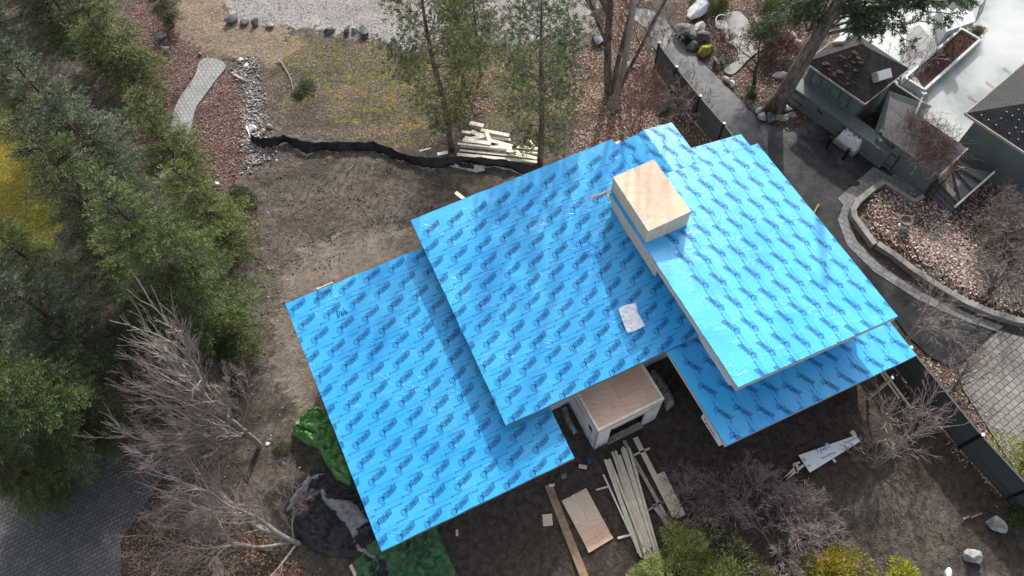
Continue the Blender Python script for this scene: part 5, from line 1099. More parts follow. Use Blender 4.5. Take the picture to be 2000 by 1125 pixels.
# green crown on the garden tree
gtree = [o for o in C.objects if o.name.startswith('garden_tree')][0]
r = np.random.default_rng(5); n = 7000; cpt = np.array(G(1478, 66, 3.2)-Vector(gtree.location)); cpt2 = np.array(G(1515, 40, 3.0)-Vector(gtree.location)); cen = np.where(r.random((n, 1)) < .6, cpt, cpt2)+r.normal(0, .55, (n, 3))*np.array([1, 1, .5])
sub = r.normal(0, .5, (26, 3)); k = r.integers(0, 26, n); cen = cen*.45+(np.where(r.random((n, 1)) < .6, cpt, cpt2)+sub[k]+r.normal(0, .16, (n, 3)))*.55
Vb, Fb = blades(cen, unit(r.normal(0, 1, (n, 3))+np.array([0, 0, .5])), unit(r.normal(0, 1, (n, 3))), r.uniform(.10, .2, n), r.uniform(.012, .024, n)); cm = fastmesh('foliage', Vb, Fb, np.array([.04, .06, .025])+np.array([.07, .09, .03])*r.random((n, 1))); cm.materials.append(M['needle']); o = bpy.data.objects.new('foliage', cm); C.objects.link(o); o.parent = gtree

# ------------------------------------------------------------------ leaf litter, pebbles and clods: countless small things
def scatter(name, polys, n, mat, size, cols, label, cat, flat=True, seed=0, zoff=.03, weight=None, lift=.03, sizes=None):
    r = np.random.default_rng(seed+200); P = np.concatenate(polys); a0, a1 = P.min(0)-.5, P.max(0)+.5; pts = []
    while sum(len(p) for p in pts) < n:
        q = a0+(a1-a0)*r.random((n, 2)); m = soft(polys, q[:, 0], q[:, 1], .35, seed, .3) > r.random(n)
        if weight is not None: m &= vnoise(q[:, 0], q[:, 1], weight[0], seed) > weight[1]+.25*r.random(n)
        h = np.zeros(n, bool)
        for k_, hp in HARD.items(): h |= inside(hp, q[:, 0], q[:, 1])
        m &= ~(h & (r.random(n) > .06)); pts.append(q[m])
        if len(pts) > 80: break
    p = np.concatenate(pts)[:n]; n = len(p)
    gx_ = np.clip(np.searchsorted(gx, p[:, 0])-1, 0, nx-2); gy_ = np.clip(np.searchsorted(gy, p[:, 1])-1, 0, ny-2)
    zg = np.maximum.reduce([Zg[gy_, gx_], Zg[gy_+1, gx_], Zg[gy_, gx_+1], Zg[gy_+1, gx_+1]])
    hh = np.zeros(n, bool)
    for k_, hp in HARD.items(): hh |= inside(hp, p[:, 0], p[:, 1])
    zg = np.where(hh, .055, zg); c = np.c_[p, zg+zoff*.3]
    s = r.uniform(size[0], size[1], n); ci = r.integers(0, len(cols), n); col = np.array(cols)[ci]*r.uniform(.7, 1.25, (n, 1))
    if flat:
        D = unit(np.c_[r.normal(0, 1, (n, 2)), r.normal(0, .25, n)]); Nn = unit(np.c_[r.normal(0, .3, (n, 2)), np.ones(n)]); V_, F_ = blades(c+np.array([0, 0, lift])*r.random((n, 1)), D, Nn, s, s*.34)
        me_ = fastmesh(name, V_, F_, np.clip(col, 0, 1))
    else:
        base = np.array([[1, 0, 0], [-1, 0, 0], [0, 1, 0], [0, -1, 0], [0, 0, .7], [0, 0, -.5]], float); fo = np.array([[0, 2, 4], [2, 1, 4], [1, 3, 4], [3, 0, 4], [2, 0, 5], [1, 2, 5], [3, 1, 5], [0, 3, 5]])
        b = base[None]*(s[:, None, None]*r.uniform(.55, 1.2, (n, 6, 1))); an = r.uniform(0, 6.28, n); ca, sa = np.cos(an), np.sin(an); bx = b[..., 0]*ca[:, None]-b[..., 1]*sa[:, None]; by = b[..., 0]*sa[:, None]+b[..., 1]*ca[:, None]
        V_ = (np.stack([bx, by, b[..., 2]], -1)+c[:, None]+np.array([0, 0, .2])*s[:, None, None]).reshape(-1, 3); F_ = (fo[None]+np.arange(n)[:, None, None]*6).reshape(-1, 3); me_ = fastmesh(name, V_, F_, np.repeat(np.clip(col, 0, 1), 8, 0))
    me_.materials.append(M[mat]); o = bpy.data.objects.new(name, me_); C.objects.link(o); return tag(o, label, cat, kind='stuff')
LC = [(.30, .20, .14), (.38, .29, .22), (.20, .12, .085), (.46, .37, .30), (.26, .15, .10), (.13, .08, .06)]
LB = [(.50, .42, .36), (.58, .50, .43), (.34, .25, .19), (.44, .35, .28), (.24, .16, .12)]
scatter('leaf_litter', ZW['leaf'][:2], 13000, 'leaf', (.07, .15), LC+[(.40, .31, .25), (.17, .11, .08), (.22, .15, .11)], 'dead brown leaves covering the ground around trunks and garden', 'leaves', seed=1)
scatter('leaf_litter', [ZW['leaf'][2]], 9000, 'leaf', (.09, .17), LC+LB, 'dead leaves thick over the curved bed by the black asphalt', 'leaves', seed=2)
scatter('leaf_litter', [gp([(1850, 440), (1905, 500), (2020, 560), (2060, 640), (1990, 620), (1900, 570), (1820, 510), (1790, 470)])], 5000, 'leaf', (.10, .18), LB, 'pale leaves heaped in the right part of the curved bed', 'leaves', seed=3, lift=.06)
scatter('leaf_litter', [ZW['leaf'][3]], 3500, 'leaf', (.09, .16), LC, 'brown leaves along the outer side of the green fence', 'leaves', seed=4)
scatter('leaf_litter', [ZW['leaf'][4], ZW['leaf'][5]], 4500, 'leaf', (.09, .17), [(.17, .105, .07), (.22, .145, .095), (.12, .075, .05), (.26, .19, .13)], 'rust brown leaves beside the grey paver driveway at the bottom left', 'leaves', seed=5)
scatter('leaf_litter', ZW['mulch'], 12000, 'leaf', (.08, .15), [(.16, .095, .075), (.24, .155, .13), (.11, .065, .052), (.33, .25, .215), (.19, .115, .092)], 'reddish bark mulch spread either side of the paver path', 'mulch', seed=6)
scatter('leaf_litter', [gp([(1100, 90), (1290, 60), (1420, 300), (1180, 300), (1000, 290), (850, 290), (900, 180)])], 7000, 'leaf', (.08, .14), LC+[(.5, .42, .34)], 'thin scatter of dead leaves under the pines', 'leaves', seed=7, weight=(.6, .3))
scatter('pebbles', ZW['pebble'], 1500, 'stone', (.04, .12), [(.30, .29, .27), (.40, .39, .37), (.20, .18, .16), (.25, .22, .20), (.50, .48, .46)], 'pale round pebbles in the drainage strip between mulch and bare ground', 'pebbles', False, seed=8)
scatter('pebbles', [ZW['gravel'][0]], 6000, 'stone', (.02, .05), [(.36, .34, .33), (.46, .44, .43), (.24, .22, .21), (.30, .27, .26)], 'grey crushed gravel at the top of the picture', 'gravel', False, seed=9)
MUDR = gp([(500, 270), (1060, 330), (820, 430), (600, 600), (520, 700), (470, 900), (640, 1100), (560, 1150), (300, 900), (470, 620), (480, 380)])
scatter('dirt_clods', [MUDR], 900, 'stone', (.03, .08), [(.13, .108, .088), (.16, .135, .112), (.115, .095, .078), (.19, .165, .14)], 'brown clods of churned mud behind and left of the house', 'clods', False, seed=10, weight=(.8, .25))
scatter('pebbles', [gp([(480, 280), (1060, 330), (1180, 270), (1000, 90), (500, 60), (460, 400), (450, 880), (640, 900), (600, 560)])], 1300, 'stone', (.02, .055), [(.40, .38, .35), (.55, .53, .50), (.30, .28, .25)], 'small pale stones scattered over the bare ground', 'stones', False, seed=11)
FR = gp([(1000, 900), (1130, 870), (1420, 870), (1760, 740), (2000, 1150), (700, 1150), (860, 1010)])
scatter('dirt_clods', [FR], 3000, 'stone', (.02, .05), [(.08, .065, .052), (.11, .09, .074), (.065, .052, .042), (.18, .16, .14)], 'dark clods of soil in front of the house', 'clods', False, seed=12)
scatter('leaf_litter', [gp([(-40, 900), (190, 810), (330, 1000), (240, 1150), (-40, 1150)])], 160, 'leaf', (.10, .18), [(.33, .20, .12), (.38, .26, .17)], 'x', 'leaves', seed=13) if False else None

# ------------------------------------------------------------------ green fence beside the lane
fpx = [(1278, 134), (1311, 180), (1355, 236), (1399, 288), (1440, 340), (1540, 465), (1640, 590), (1742, 712), (1872, 875), (1962, 975), (2060, 1090)]
fp = [G(*q) for q in fpx]
def fence_panel(a, b, h, label_n):
    pass
fe = empty('board_fence', (fp[4].x, fp[4].y, 0)); tag(fe, 'long dark green board fence running between the lane and the house', 'fence')
FHt = 2.05
for i in range(len(fp)-1):
    a_, b_ = fp[i], fp[i+1]; d = (b_-a_); L = d.length; d.normalize(); mb = MB(); npn = max(1, round(L/2.0)); q = Vector((-d.y, d.x, 0))
    mb.beam(a_+ZZ*(FHt/2+.03)+d*.06, b_+ZZ*(FHt/2+.03)-d*.06, .04, FHt-.1); o = mb.build('fence_panel', M['fence'], fe)
    mb = MB(); mb.beam(a_+ZZ*(FHt+.0), b_+ZZ*(FHt+.0), .09, .05); mb.build('top_rail', M['fence'], fe)
for i, a_ in enumerate(fp):
    mb = MB(); mb.box(a_+ZZ*(FHt/2+.05), (.13, .13, FHt+.12)); o = mb.build('post', M['metal'], fe); mb = MB(); mb.box(a_+ZZ*(FHt+.13), (.15, .15, .04)); mb.build('post_cap', M['flash'], o)
# ------------------------------------------------------------------ stone kerb wall round the curved bed
kp = [G(x, y) for x, y in [(1722, 362), (1700, 376), (1672, 400), (1662, 415), (1664, 430), (1680, 452), (1704, 484)]]
def wall_strip(name, pts, wd, h, mat, label, cat, z0=0):
    c = pts[len(pts)//2]; e = None; mb = MB()
    L_, Rr = [], []
    for i, p in enumerate(pts):
        t = (pts[min(i+1, len(pts)-1)]-pts[max(i-1, 0)]).normalized(); q = Vector((-t.y, t.x, 0))*wd/2; L_.append(p+q); Rr.append(p-q)
    for i in range(len(pts)):
        for P in (L_[i], Rr[i]): mb.v += [(P.x-c.x, P.y-c.y, z0), (P.x-c.x, P.y-c.y, h)]
    for i in range(len(pts)-1):
        b = i*4; mb.f += [(b+1, b+5, b+7, b+3), (b, b+4, b+5, b+1), (b+2, b+3, b+7, b+6), (b, b+2, b+6, b+4)]; mb.m += [0]*4
    n = (len(pts)-1)*4; mb.f += [(0, 1, 3, 2), (n, n+2, n+3, n+1)]; mb.m += [0, 0]
    o = mb.build(name, M[mat], None, bevel=.02); o.location = (c.x, c.y, 0); return tag(o, label, cat)
def dense(pts, n=4):
    out = []
    for a, b in zip(pts[:-1], pts[1:]): out += [a.lerp(b, i/n) for i in range(n)]
    return out+[pts[-1]]
M['kerb'] = gen('old_stone', (.11, .105, .09), (.22, .21, .185), 1.6, .85, 14, .02, c3=(.28, .275, .25))
wall_strip('kerb_wall', dense(kp), .32, .42, 'kerb', 'low grey kerb wall curving round the near tip of the leaf bed', 'kerb wall')
kq = [G(x, y) for x, y in [(1709, 482), (1740, 502), (1778, 532), (1830, 566), (1880, 595), (1930, 616), (1975, 630), (2060, 645)]]
wall_strip('kerb_wall', dense(kq), .34, .40, 'kerb', 'long grey kerb wall along the outer edge of the leaf bed', 'kerb wall')
ks = [G(x, y) for x, y in [(1724, 362), (1742, 374), (1782, 398), (1800, 388)]]
wall_strip('kerb_wall', dense(ks), .24, .34, 'kerb', 'short kerb between leaf bed and paved landing', 'kerb wall')
# urn on the bed
u0 = G(1758, 446); e = empty('garden_urn', (u0.x, u0.y, 0)); tag(e, 'small round stone urn standing on the leaf covered bed', 'urn')
def lathe(name, prof, c, mat, parent, n=20):
    mb = MB(); 
    for (r_, z_) in prof:
        for k in range(n): a = 2*math.pi*k/n; mb.v.append((c.x+r_*math.cos(a), c.y+r_*math.sin(a), c.z+z_))
    for i in range(len(prof)-1):
        for k in range(n): k2 = (k+1) % n; mb.f.append((i*n+k, i*n+k2, (i+1)*n+k2, (i+1)*n+k)); mb.m.append(0)
    return mb.build(name, M[mat], parent, smooth=True)
lathe('pedestal', [(0.0, .2), (.22, .2), (.22, .26), (.12, .30), (.10, .42), (.16, .46)], u0, 'rockwhite', e)
lathe('bowl', [(0.0, .45), (.14, .46), (.26, .58), (.32, .74), (.36, .78), (.36, .82), (.30, .82), (.27, .70), (.0, .62)], u0, 'terracotta', e)
# white garden chair
c0_ = G(1406, 58); e = empty('garden_chair', (c0_.x, c0_.y, 0)); tag(e, 'white curved metal garden chair left of the garden path', 'chair')
arc = [c0_+Vector((.42*math.cos(a), .42*math.sin(a)*1.1, .75+.08*math.sin(a))) for a in np.linspace(.9, 4.6, 14)]
mb = MB(); mb.tube(arc, .035, 6); mb.build('backrest', M['flash'], e, smooth=True)
mb = MB(); mb.tube([c0_+Vector((.36*math.cos(a), .36*math.sin(a), .42)) for a in np.linspace(0, 6.28, 17)], .022, 6)
for k in range(5): mb.beam(c0_+Vector((-.33, -.24+.12*k, .42)), c0_+Vector((.33, -.24+.12*k, .42)), .03, .012)
mb.build('seat', M['flash'], e)
for a in (.8, 2.3, 3.9, 5.4): mb = MB(); mb.tube([c0_+Vector((.33*math.cos(a), .33*math.sin(a), .42)), c0_+Vector((.38*math.cos(a), .38*math.sin(a), 0))], .018, 5); mb.build('leg', M['flash'], e)
for i in (2, 5, 8, 11): mb = MB(); mb.tube([arc[i], c0_+Vector((.36*math.cos(.9+3.7*i/13), .36*math.sin(.9+3.7*i/13), .42))], .012, 5); mb.build('spindle', M['flash'], e)

# ------------------------------------------------------------------ shed with hipped shingle roof
bl = G(1557, 186); brt = G(1659, 246)        # foot of its front wall
fd = (G(1747, 323)-bl); fd.z = 0; fd.normalize(); bd = Vector((-fd.y, fd.x, 0)); bd = bd if bd.y > 0 else -bd
sh = empty('garden_shed', (bl.x, bl.y, 0)); tag(sh, 'green grey garden shed with mossy hipped roof and four-pane window', 'shed')
def S(x, y, z): return bl+fd*x+bd*y+ZZ*z
WL = 3.75; DP = 3.5; EH = 2.75
M['shingle'] = pavers('dark_shingles', (.028, .026, .026), (.052, .048, .046), (.012, .012, .012), .30, .16, math.atan2(fd.y, fd.x)*-1, .012, .5, .85, .3)
M['shinglebrown'] = pavers('brown_shingles', (.055, .045, .038), (.085, .070, .060), (.02, .018, .016), .30, .16, math.atan2(fd.y, fd.x)*-1, .012, .5, .85, .4)
M['slate'] = pavers('black_shingles', (.018, .020, .022), (.032, .035, .037), (.008, .008, .009), .34, .20, .62, .014, .5, .7, .2)
th_ = math.atan2(fd.y, fd.x)
M['siding'] = boards('green_grey_siding', (.125, .152, .148), (.145, .174, .168), .16, -th_, .7, 'X', (.04, .05, .05)); M['deckwood'] = boards('grey_deck', (.13, .132, .125), (.18, .18, .172), .18, -th_, .8, 'Y')
mb = MB(); mb.box(S(WL/2, DP/2, EH/2+.0), (WL, DP, EH), (fd, bd, ZZ)); mb.build('wall', M['siding'], sh)
ov = .28; E_ = [S(-ov, -ov, EH), S(WL+ov, -ov, EH), S(WL+ov, DP+ov, EH), S(-ov, DP+ov, EH)]; ap1, ap2 = S(WL*.42, DP*.5, EH+1.45), S(WL*.58, DP*.5, EH+1.45)
mb = MB(); mb.add(E_+[ap1, ap2], [(0, 1, 5, 4), (2, 3, 4, 5), (1, 2, 5), (3, 0, 4), (0, 3, 2, 1)]); rf = mb.build('roof', M['shingle'], sh)
for a_, b_ in ((0, 1), (1, 2), (2, 3), (3, 0)): mb = MB(); mb.beam(E_[a_]-ZZ*.05, E_[b_]-ZZ*.05, .05, .12); mb.build('eave_board', M['oldwood'], rf)
# moss clumps on the front slope, lying in the roof plane
def on_slope(fx, fy):       # fx along the eave, fy up the front slope
    a = E_[0].lerp(E_[1], fx); b = ap1.lerp(ap2, fx); return a.lerp(b, fy)
M['brownmoss'] = gen('brown_moss', (.030, .020, .015), (.065, .040, .027), 9, .95, 30, .03)
r2 = random.Random(4)
for q in range(38):
    f = on_slope(r2.uniform(.15, .75), r2.uniform(.1, .8)); bm = bmesh.new(); bmesh.ops.create_icosphere(bm, subdivisions=2, radius=1)
    rr_ = r2.uniform(.05, .20)
    for v in bm.verts: n_ = 1+.5*mn.noise(v.co*2.2+Vector((q, 0, 0))); v.co = Vector((v.co.x*rr_*n_*1.2, v.co.y*rr_*n_, v.co.z*.025))+f+ZZ*.012
    me = bpy.data.meshes.new('moss_clump'); bm.to_mesh(me); bm.free(); link('moss_clump', me, M['brownmoss'], rf)
# skylights
def skylight(c, wx, wy, ax, ay, nrm, mat='flash', th=.2):
    mb = MB(); mb.box(c+nrm*th/2, (wx, wy, th), (ax, ay, nrm)); o = mb.build('skylight', M['oldwood'], rf); mb = MB(); mb.box(c+nrm*(th+.02), (wx*.86, wy*.86, .04), (ax, ay, nrm)); mb.build('pane', M[mat], o)
def plane_axes(a, b, c): x = (b-a).normalized(); n_ = x.cross(c-a).normalized(); n_ = n_ if n_.z > 0 else -n_; return x, n_.cross(x), n_
x_, y_, n_ = plane_axes(E_[3], E_[0], ap1); skylight((E_[3]+E_[0]+ap1)/3+x_*-.5+y_*.05, 1.15, .75, x_, y_, n_)
x_, y_, n_ = plane_axes(E_[1], E_[2], ap2); skylight((E_[1]+E_[2]+ap2)/3+x_*-.25, .55, 1.15, (y_+x_*.3).normalized(), n_.cross((y_+x_*.3).normalized()), n_, th=.35)
# four-pane window on the front
mb = MB(); mb.box(S(1.75, -.02, 1.95), (2.75, .08, .95), (fd, bd, ZZ)); wn = mb.build('window', M['fence'], sh)
for k in range(4): mb = MB(); mb.box(S(.75+k*.67, -.07, 1.95), (.58, .03, .80), (fd, bd, ZZ)); mb.build('pane', M['glass'], wn)
# low storage front with doors along the base
mb = MB(); mb.box(S(3.3, -.42, .62), (6.9, .85, 1.24), (fd, bd, ZZ)); st = mb.build('storage_front', M['siding'], sh)
mb = MB(); mb.box(S(3.3, -.44, 1.27), (6.95, .93, .05), (fd, bd, ZZ)); mb.build('lid', M['siding'], st)
for x0, x1, zz in ((.05, .95, 1.0), (.05, .95, .45), (3.6, 4.55, 1.0), (3.6, 4.55, .45)): mb = MB(); mb.box(S((x0+x1)/2, -.865, zz), (x1-x0, .02, .05), (fd, bd, ZZ)); mb.build('hinge_strap', M['metal'], st)
mb = MB(); mb.box(S(2.1, -.87, .9), (.4, .03, .06), (fd, bd, ZZ)); mb.build('latch', M['metal'], st)
# long lean-to store with double gate and vines
ls = empty('storage_lean_to', (S(8, 0, 0).x, S(8, 0, 0).y, 0)); tag(ls, 'long green grey lean-to with double doors and vines on its board roof', 'lean-to')
LX0, LX1 = 6.75, (G(1825, 358)-bl).dot(fd); h_ = 1.95
mb = MB(); mb.box(S((LX0+LX1)/2, -.1, h_/2), (LX1-LX0, .9, h_), (fd, bd, ZZ)); mb.build('wall', M['siding'], ls)
mb = MB(); mb.prism([S(LX0-.9, -.62, h_+.02), S(LX1+.12, -.62, h_+.02), S(LX1+.12, 1.3, h_+.75), S(LX0-2.2, 1.3, h_+.75)], .10); mb.build('roof', M['deckwood'], ls)
mb = MB(); mb.beam(S(LX1+.14, -.62, h_), S(LX1+.14, 1.3, h_+.72), .06, .22); mb.build('gable_board', M['flash'], ls)
mb = MB(); mb.box(S((LX0+LX1)/2-.3, .9, 1.2), (LX1-LX0+.4, .5, 2.4), (fd, bd, ZZ)); mb.build('wall', M['siding'], ls)
gx0 = (G(1704, 294)-bl).dot(fd); gx1 = (G(1753, 322)-bl).dot(fd)
for k in range(2):
    xa = gx0+(gx1-gx0)/2*k; wdt = (gx1-gx0)/2; mb = MB(); mb.box(S(xa+wdt/2, -.58, .80), (wdt-.03, .05, 1.4), (fd, bd, ZZ)); dr = mb.build('door', M['siding'], ls)
    for zz in (.35, 1.25): mb = MB(); mb.box(S(xa+wdt/2, -.615, zz), (wdt*.8, .02, .05), (fd, bd, ZZ)); mb.build('hinge_strap', M['metal'], dr)
    mb = MB(); mb.box(S(gx0 if k == 0 else gx1, -.62, .8), (.05, .03, 1.35), (fd, bd, ZZ)); mb.build('edge_strip', M['metal'], dr)
mb = MB(); mb.box(S((gx0+gx1)/2, -.63, .85), (.16, .04, .09), (fd, bd, ZZ)); mb.build('latch', M['metal'], ls)
# slanted screen wall between shed and lean-to, with pale post
mb = MB(); mb.prism([S(5.2, -.0, 1.30), S(6.9, -.0, 2.0), S(6.6, 2.2, 2.9), S(4.2, 1.8, 2.5)], .08); mb.build('side_roof', M['sidingz'], ls)
mb = MB(); mb.beam(S(5.9, 2.2, 3.0), S(6.7, .4, 2.2), .08, .12); mb.build('trim_board', M['flash'], ls)
mb = MB(); mb.box(S(5.2, 2.4, 1.3), (2.4, .12, 2.6), (fd, bd, ZZ)); mb.build('wall', M['siding'], ls)
# vines
def vines(name, n, x0, x1, y0, y1, zf, label, seed, parent=None):
    r = random.Random(seed); A, B, ra = [], [], []
    for i in range(n):
        x = r.uniform(x0, x1); y = r.uniform(y0, y1); a = r.uniform(0, 6.28); p = S(x, y, zf(x, y)+.02)
        for k in range(r.randint(4, 9)):
            a += r.gauss(0, .6); st_ = r.uniform(.10, .25); x += math.cos(a)*st_; y += math.sin(a)*st_; q = S(x, y, zf(x, y)+.03+abs(r.gauss(0, .10))); A.append(tuple(p)); B.append(tuple(q)); ra.append(r.uniform(.005, .012)); p = q
            if r.random() < .5: q2 = q+Vector((r.gauss(0, .1), r.gauss(0, .1), abs(r.gauss(0, .12)))); A.append(tuple(q)); B.append(tuple(q2)); ra.append(.008)
    A, B, ra = np.array(A), np.array(B), np.array(ra); V1, F1 = tubes_np(A, B, ra, ra*.8, 3); c = S((x0+x1)/2, 0, 0); V1 = V1-np.array([c.x, c.y, 0]); me = fastmesh(name, V1, F1); me.materials.append(M['twigred']); o = bpy.data.objects.new(name, me); C.objects.link(o); o.location = (c.x, c.y, 0); return tag(o, label, 'vine')
lz = lambda x, y: h_+.05+max(0, min(1, (y+.62)/1.92))*.72
vines('climbing_vine', 190, LX0-.6, LX1-.3, .2, 1.5, lz, 'reddish bare vine matted along the back edge of the lean-to roof', 1)
vines('climbing_vine', 90, LX0+1.2, LX1-.2, -.6, .4, lz, 'thin bare vine stems running down the near side of the lean-to roof', 2)
r3_ = random.Random(8); vtr = [[(LX0+2.0, .6), (LX0+2.9, .1), (LX0+3.1, -.5), (LX0+3.0, -.66)], [(LX0+3.6, .5), (LX0+3.2, 0), (LX0+3.2, -.64)]]
for i, v_ in enumerate(vtr):
    pts = [S(x, y, lz(x, y)+.05) for x, y in v_]+[S(v_[-1][0], -.66, 1.0), S(v_[-1][0]+.1, -.66, 0)]; c = pts[0].copy(); mb = MB(); mb.tube([p-c for p in pts], .04, 6); o = mb.build('vine_stem', M['barkred'], None, smooth=True); o.location = c; tag(o, 'thick vine stem climbing the lean-to wall, %s' % ('left of two' if i == 0 else 'right of two'), 'vine')
# winding steps beside the lean-to
ws = empty('wooden_steps', tuple(G(1850, 380)[:2])+(0,)); tag(ws, 'grey wooden winder steps with pale handrail beside the lean-to', 'steps')
piv = G(1866, 322, 1.3); fanp = [(1941, 338), (1925, 358), (1903, 374), (1878, 392)]
for i in range(3):
    a_, b_ = G(*fanp[i], 1.3-.18*i), G(*fanp[i+1], 1.3-.18*i); mb = MB(); pv = Vector((piv.x, piv.y, 1.3-.18*i)); mb.prism([pv, a_, b_], .16); mb.build('tread', M['deckwood'], ws)
for i in range(4):
    z = .72-.18*i; f0 = i/4; a_ = G(1843-8*i, 350+7*i, z); b_ = G(1882-7*i, 394+6*i, z); d_ = G(1835-8*i, 357+7*i, z); c_ = G(1875-7*i, 400+6*i, z); mb = MB(); mb.prism([a_, b_, c_, d_], .16); mb.build('tread', M['deckwood'], ws)
mb = MB(); mb.beam(G(1864, 405, .9), G(1942, 336, 1.9), .09, .16); mb.build('handrail', M['flash'], ws)
mb = MB(); mb.beam(G(1862, 406, .45), G(1942, 337, 1.2), .06, .9); mb.build('side_panel', M['sidingz'], ws)
# big house at the right edge
mh = empty('neighbour_house', tuple(G(2000, 250)[:2])+(0,)); tag(mh, 'dark hip-roofed neighbouring house cut by the right edge', 'house')
ZE = 3.4; c_ = G(1886, 221, ZE); e1 = G(2000, 124, ZE)-c_; e1.z = 0; e1.normalize(); e2 = G(2000, 301, ZE)-c_; e2.z = 0; e2.normalize()
e2 = Vector((e1.y, -e1.x, 0)) if Vector((e1.y, -e1.x, 0)).dot(e2) > 0 else Vector((-e1.y, e1.x, 0))
A1_, A2_, A3_ = c_+e1*16, c_+e2*16, c_+(e1+e2)*8+ZZ*4.2
mb = MB(); mb.add([c_, A1_, A3_, A2_, c_+e1*16+e2*16], [(0, 1, 2), (0, 2, 3), (1, 4, 2), (4, 3, 2)]); rf2 = mb.build('roof', M['slate'], mh)
for a_, b_ in ((c_, A1_), (c_, A2_)): mb = MB(); mb.beam(a_-ZZ*.06, b_-ZZ*.06, .10, .14); mb.build('gutter', M['oldwood'], rf2)
w0 = c_+(e1+e2)*.55; mb = MB(); mb.prism([Vector((p.x, p.y, ZE-.1)) for p in (w0, w0+e1*15, w0+e1*15+e2*15, w0+e2*15)], ZE); mb.build('wall', M['sidingz'], mh)
nr2 = e2.cross(A3_-c_).normalized(); nr2 = nr2 if nr2.z > 0 else -nr2; sl2 = (A3_-(c_+e2*8)).normalized(); mb = MB(); r2 = random.Random(3)
for row in range(7):
    for k in range(26):
        x = .7+row*.35+k*.42+r2.uniform(-.08, .08); y = .35+row*.42
        if x < 15 and r2.random() < .8: p = c_+e2*x+sl2*y+nr2*.03; mb.box(p, (.045, .045, .04))
mb.build('snow_guards', M['flash'], rf2)['kind'] = 'stuff'
# thin joints / bars on the court next to the eave
for i, (a_, b_) in enumerate([((1958, 108), (1978, 124)), ((1958, 133), (1975, 144)), ((1924, 160), (1942, 172)), ((1890, 188), (1909, 200))][1:]):
    gb('drain_bar', a_, b_, .05, .02, 'oldwood', 'thin dark bar across the pale court, %s of three beside the dark roof' % ('far one', 'middle one', 'near one')[i], 'bar', None, .085)
# planter with hedge stems
def pl(x, y, z=0): return G(x, y, z)
pa, pb2, pc2, pd = pl(1797, 168, .6), pl(1890, 66, .6), pl(1922, 80, .6), pl(1802, 176, .6)
po = G(1850, 130); pe = empty('planter', (po.x, po.y, 0)); tag(pe, 'long pale stone planter with bare brown plants on the court', 'planter')
ax = (G(1915, 76, .6)-G(1806, 174, .6)); ax.z = 0; LP_ = ax.length; ax.normalize(); ay_ = Vector((-ax.y, ax.x, 0)); p0_ = G(1806, 174, .6); p0_.z = 0
def Q(x, y, z): return p0_+ax*x+ay_*y+ZZ*z
PW = 1.35
for (x0, y0, x1, y1) in ((0, 0, LP_, 0), (0, PW, LP_, PW), (0, -.0, 0, PW), (LP_, 0, LP_, PW)): mb = MB(); mb.beam(Q(x0, y0, .3), Q(x1, y1, .3), .16 if y0 == y1 else .157, .6 if y0 == y1 else .597); mb.build('planter_wall', M['pale_conc'], pe)
mb = MB(); mb.box(Q(LP_/2, PW/2, .22), (LP_-.1, PW-.1, .44), (ax, ay_, ZZ)); mb.build('soil', M['barkred'], pe)
A, B, ra = [], [], []; rr2 = random.Random(2)
for i in range(900):
    p = Q(rr2.uniform(.2, LP_-.2), rr2.uniform(.15, PW-.15), .44); q = p+Vector((rr2.gauss(0, .12), rr2.gauss(0, .12), rr2.uniform(.1, .35))); A.append(tuple(p)); B.append(tuple(q)); ra.append(rr2.uniform(.008, .014))
V1, F1 = tubes_np(np.array(A), np.array(B), np.array(ra), np.array(ra)*.7, 3); me = fastmesh('bare_hedge', V1-np.array([po.x, po.y, 0]), F1); me.materials.append(M['twigred']); o = bpy.data.objects.new('bare_hedge', me); C.objects.link(o); o.location = (po.x, po.y, 0); tag(o, 'low hedge of bare brown stems filling the long planter', 'hedge')
bush('round_bush', (1908, 60), .55, 'round clipped brown bush at the far end of the planter', 'bush', ((.10, .07, .03), (.20, .15, .07)), 4500, .07, .016, z=.55, sq=(1, 1, 1), seed=31, lumps=30, py_h=.6)
# steps and canopy at the top right
st2 = empty('court_steps', tuple(G(1870, 50)[:2])+(0,)); tag(st2, 'pale broad steps with iron railing under a dark green canopy', 'steps')
for i in range(6):
    f = i/6; z = .25+.17*(5-i); a_ = G(1848+f*56, 62-f*20, z); b_ = G(1836+f*62, 12-f*4, z); g_ = 1/6
    c2_ = G(1848+(f+g_)*56, 62-(f+g_)*20, z); d2_ = G(1836+(f+g_)*62, 12-(f+g_)*4, z); mb = MB(); mb.prism([a_, c2_, d2_, b_], .17+.17*(5-i)); mb.build('step', M['pale_conc'], st2)
for i in range(7):
    a_ = G(1905+i*1.3, 44-i*4.5, .1); mb = MB(); mb.tube([a_, a_+ZZ*.95], .015, 5); mb.build('baluster', M['metal'], st2)
mb = MB(); mb.tube([G(1905, 44, .98), G(1914, 12, 1.02)], .025, 6); mb.build('handrail', M['metal'], st2)
cn = [(1812, -12), (1818, -30), (1885, -30), (1903, 12), (1896, 22), (1888, 16), (1880, 24), (1870, 14), (1862, 21), (1850, 12), (1842, 18), (1830, 8), (1822, 14)]
mb = MB(); mb.prism([G(x, y, 2.7) for x, y in cn], .05); M['canvas'] = gen('green_canvas', (.035, .06, .05), (.055, .085, .07), 3, .7, 12, .006); mb.build('canopy', M['canvas'], st2)
wall_strip('court_wall', [G(1770, 150), G(1800, 195)], .3, .5, 'pale_conc', 'short pale wall strip between shed tree and planter', 'wall')
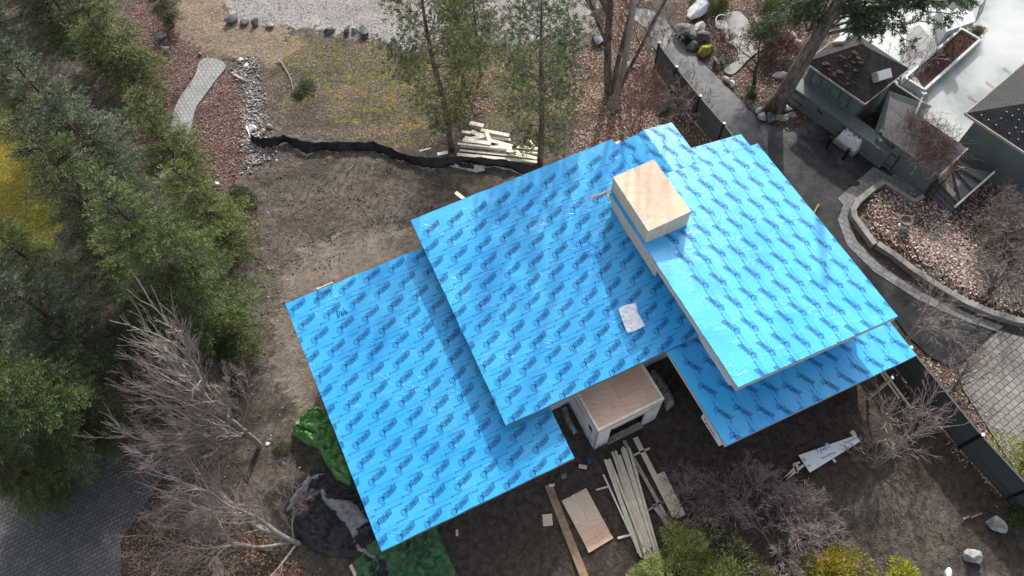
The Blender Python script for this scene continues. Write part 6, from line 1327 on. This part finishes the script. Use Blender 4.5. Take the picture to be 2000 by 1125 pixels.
# paving strip of pale pavers left of the planter
sheet('paver_terrace', gp([(1770, 60), (1795, 50), (1850, 110), (1800, 165), (1812, 195), (1796, 215), (1770, 170)]), .055, pavers('terrace_pavers', (.26, .265, .265), (.34, .345, .34), (.14, .14, .14), .9, .45, -.75, .02, .5, .7, .2), .1)
# white equipment cabinet on its pad
ac = G(1656, 284); acd = fd; e = empty('equipment_cabinet', (ac.x, ac.y, 0)); tag(e, 'white plastic equipment cabinet with dirty lid on the black asphalt', 'cabinet')
mb = MB(); mb.box(ac+ZZ*.22, (1.45, 1.1, .34), (fd, bd, ZZ)); mb.build('pad', M['concrete'], e, bevel=.02)
mb = MB(); P0 = [ac+fd*x+bd*y+ZZ*.38 for x, y in ((-.68, -.46), (.68, -.46), (.68, .46), (-.68, .46))]; P1 = [ac+fd*x+bd*y+ZZ*1.02 for x, y in ((-.58, -.38), (.58, -.38), (.58, .38), (-.58, .38))]; mb.add(P0+P1, [(3, 2, 1, 0), (4, 5, 6, 7), (0, 1, 5, 4), (1, 2, 6, 5), (2, 3, 7, 6), (3, 0, 4, 7)]); mb.build('body', M['white'], e, bevel=.06)
M['dirtylid'] = gen('dirty_lid', (.62, .63, .62), (.50, .50, .48), 3, .5, 9, .003, speck=(5, .53, (.09, .085, .07))); mb = MB(); mb.box(ac+ZZ*1.05, (1.1, .72, .06), (fd, bd, ZZ)); mb.build('lid', M['dirtylid'], e, bevel=.025)
mb = MB(); mb.tube([ac+fd*.7+ZZ*.5, ac+fd*1.0+bd*.2+ZZ*.55, ac+fd*1.15+bd*.6+ZZ*.5], .025, 6); mb.build('pipe', M['metal'], e, smooth=True)
for i, (x, y) in enumerate(((1614, 289), (1647, 311))):
    b_ = G(x, y); mb = MB(); mb.tube([Vector((0, 0, 0)), Vector((0, 0, .95))], .10, 12); o = mb.build('bollard', M['metal'], None); o.location = b_; tag(o, 'short black bollard guarding the white cabinet, %s of two' % ('left', 'right')[i], 'bollard')
cloth('leaf_pile', [(1656, 358), (1668, 351), (1680, 356), (1678, 364), (1662, 366)], 1, 'brownmoss', 'small heap of rusty leaves on the paver landing', 'leaves', 41, step=.08, amp=.08, ridge=7, sm=False)
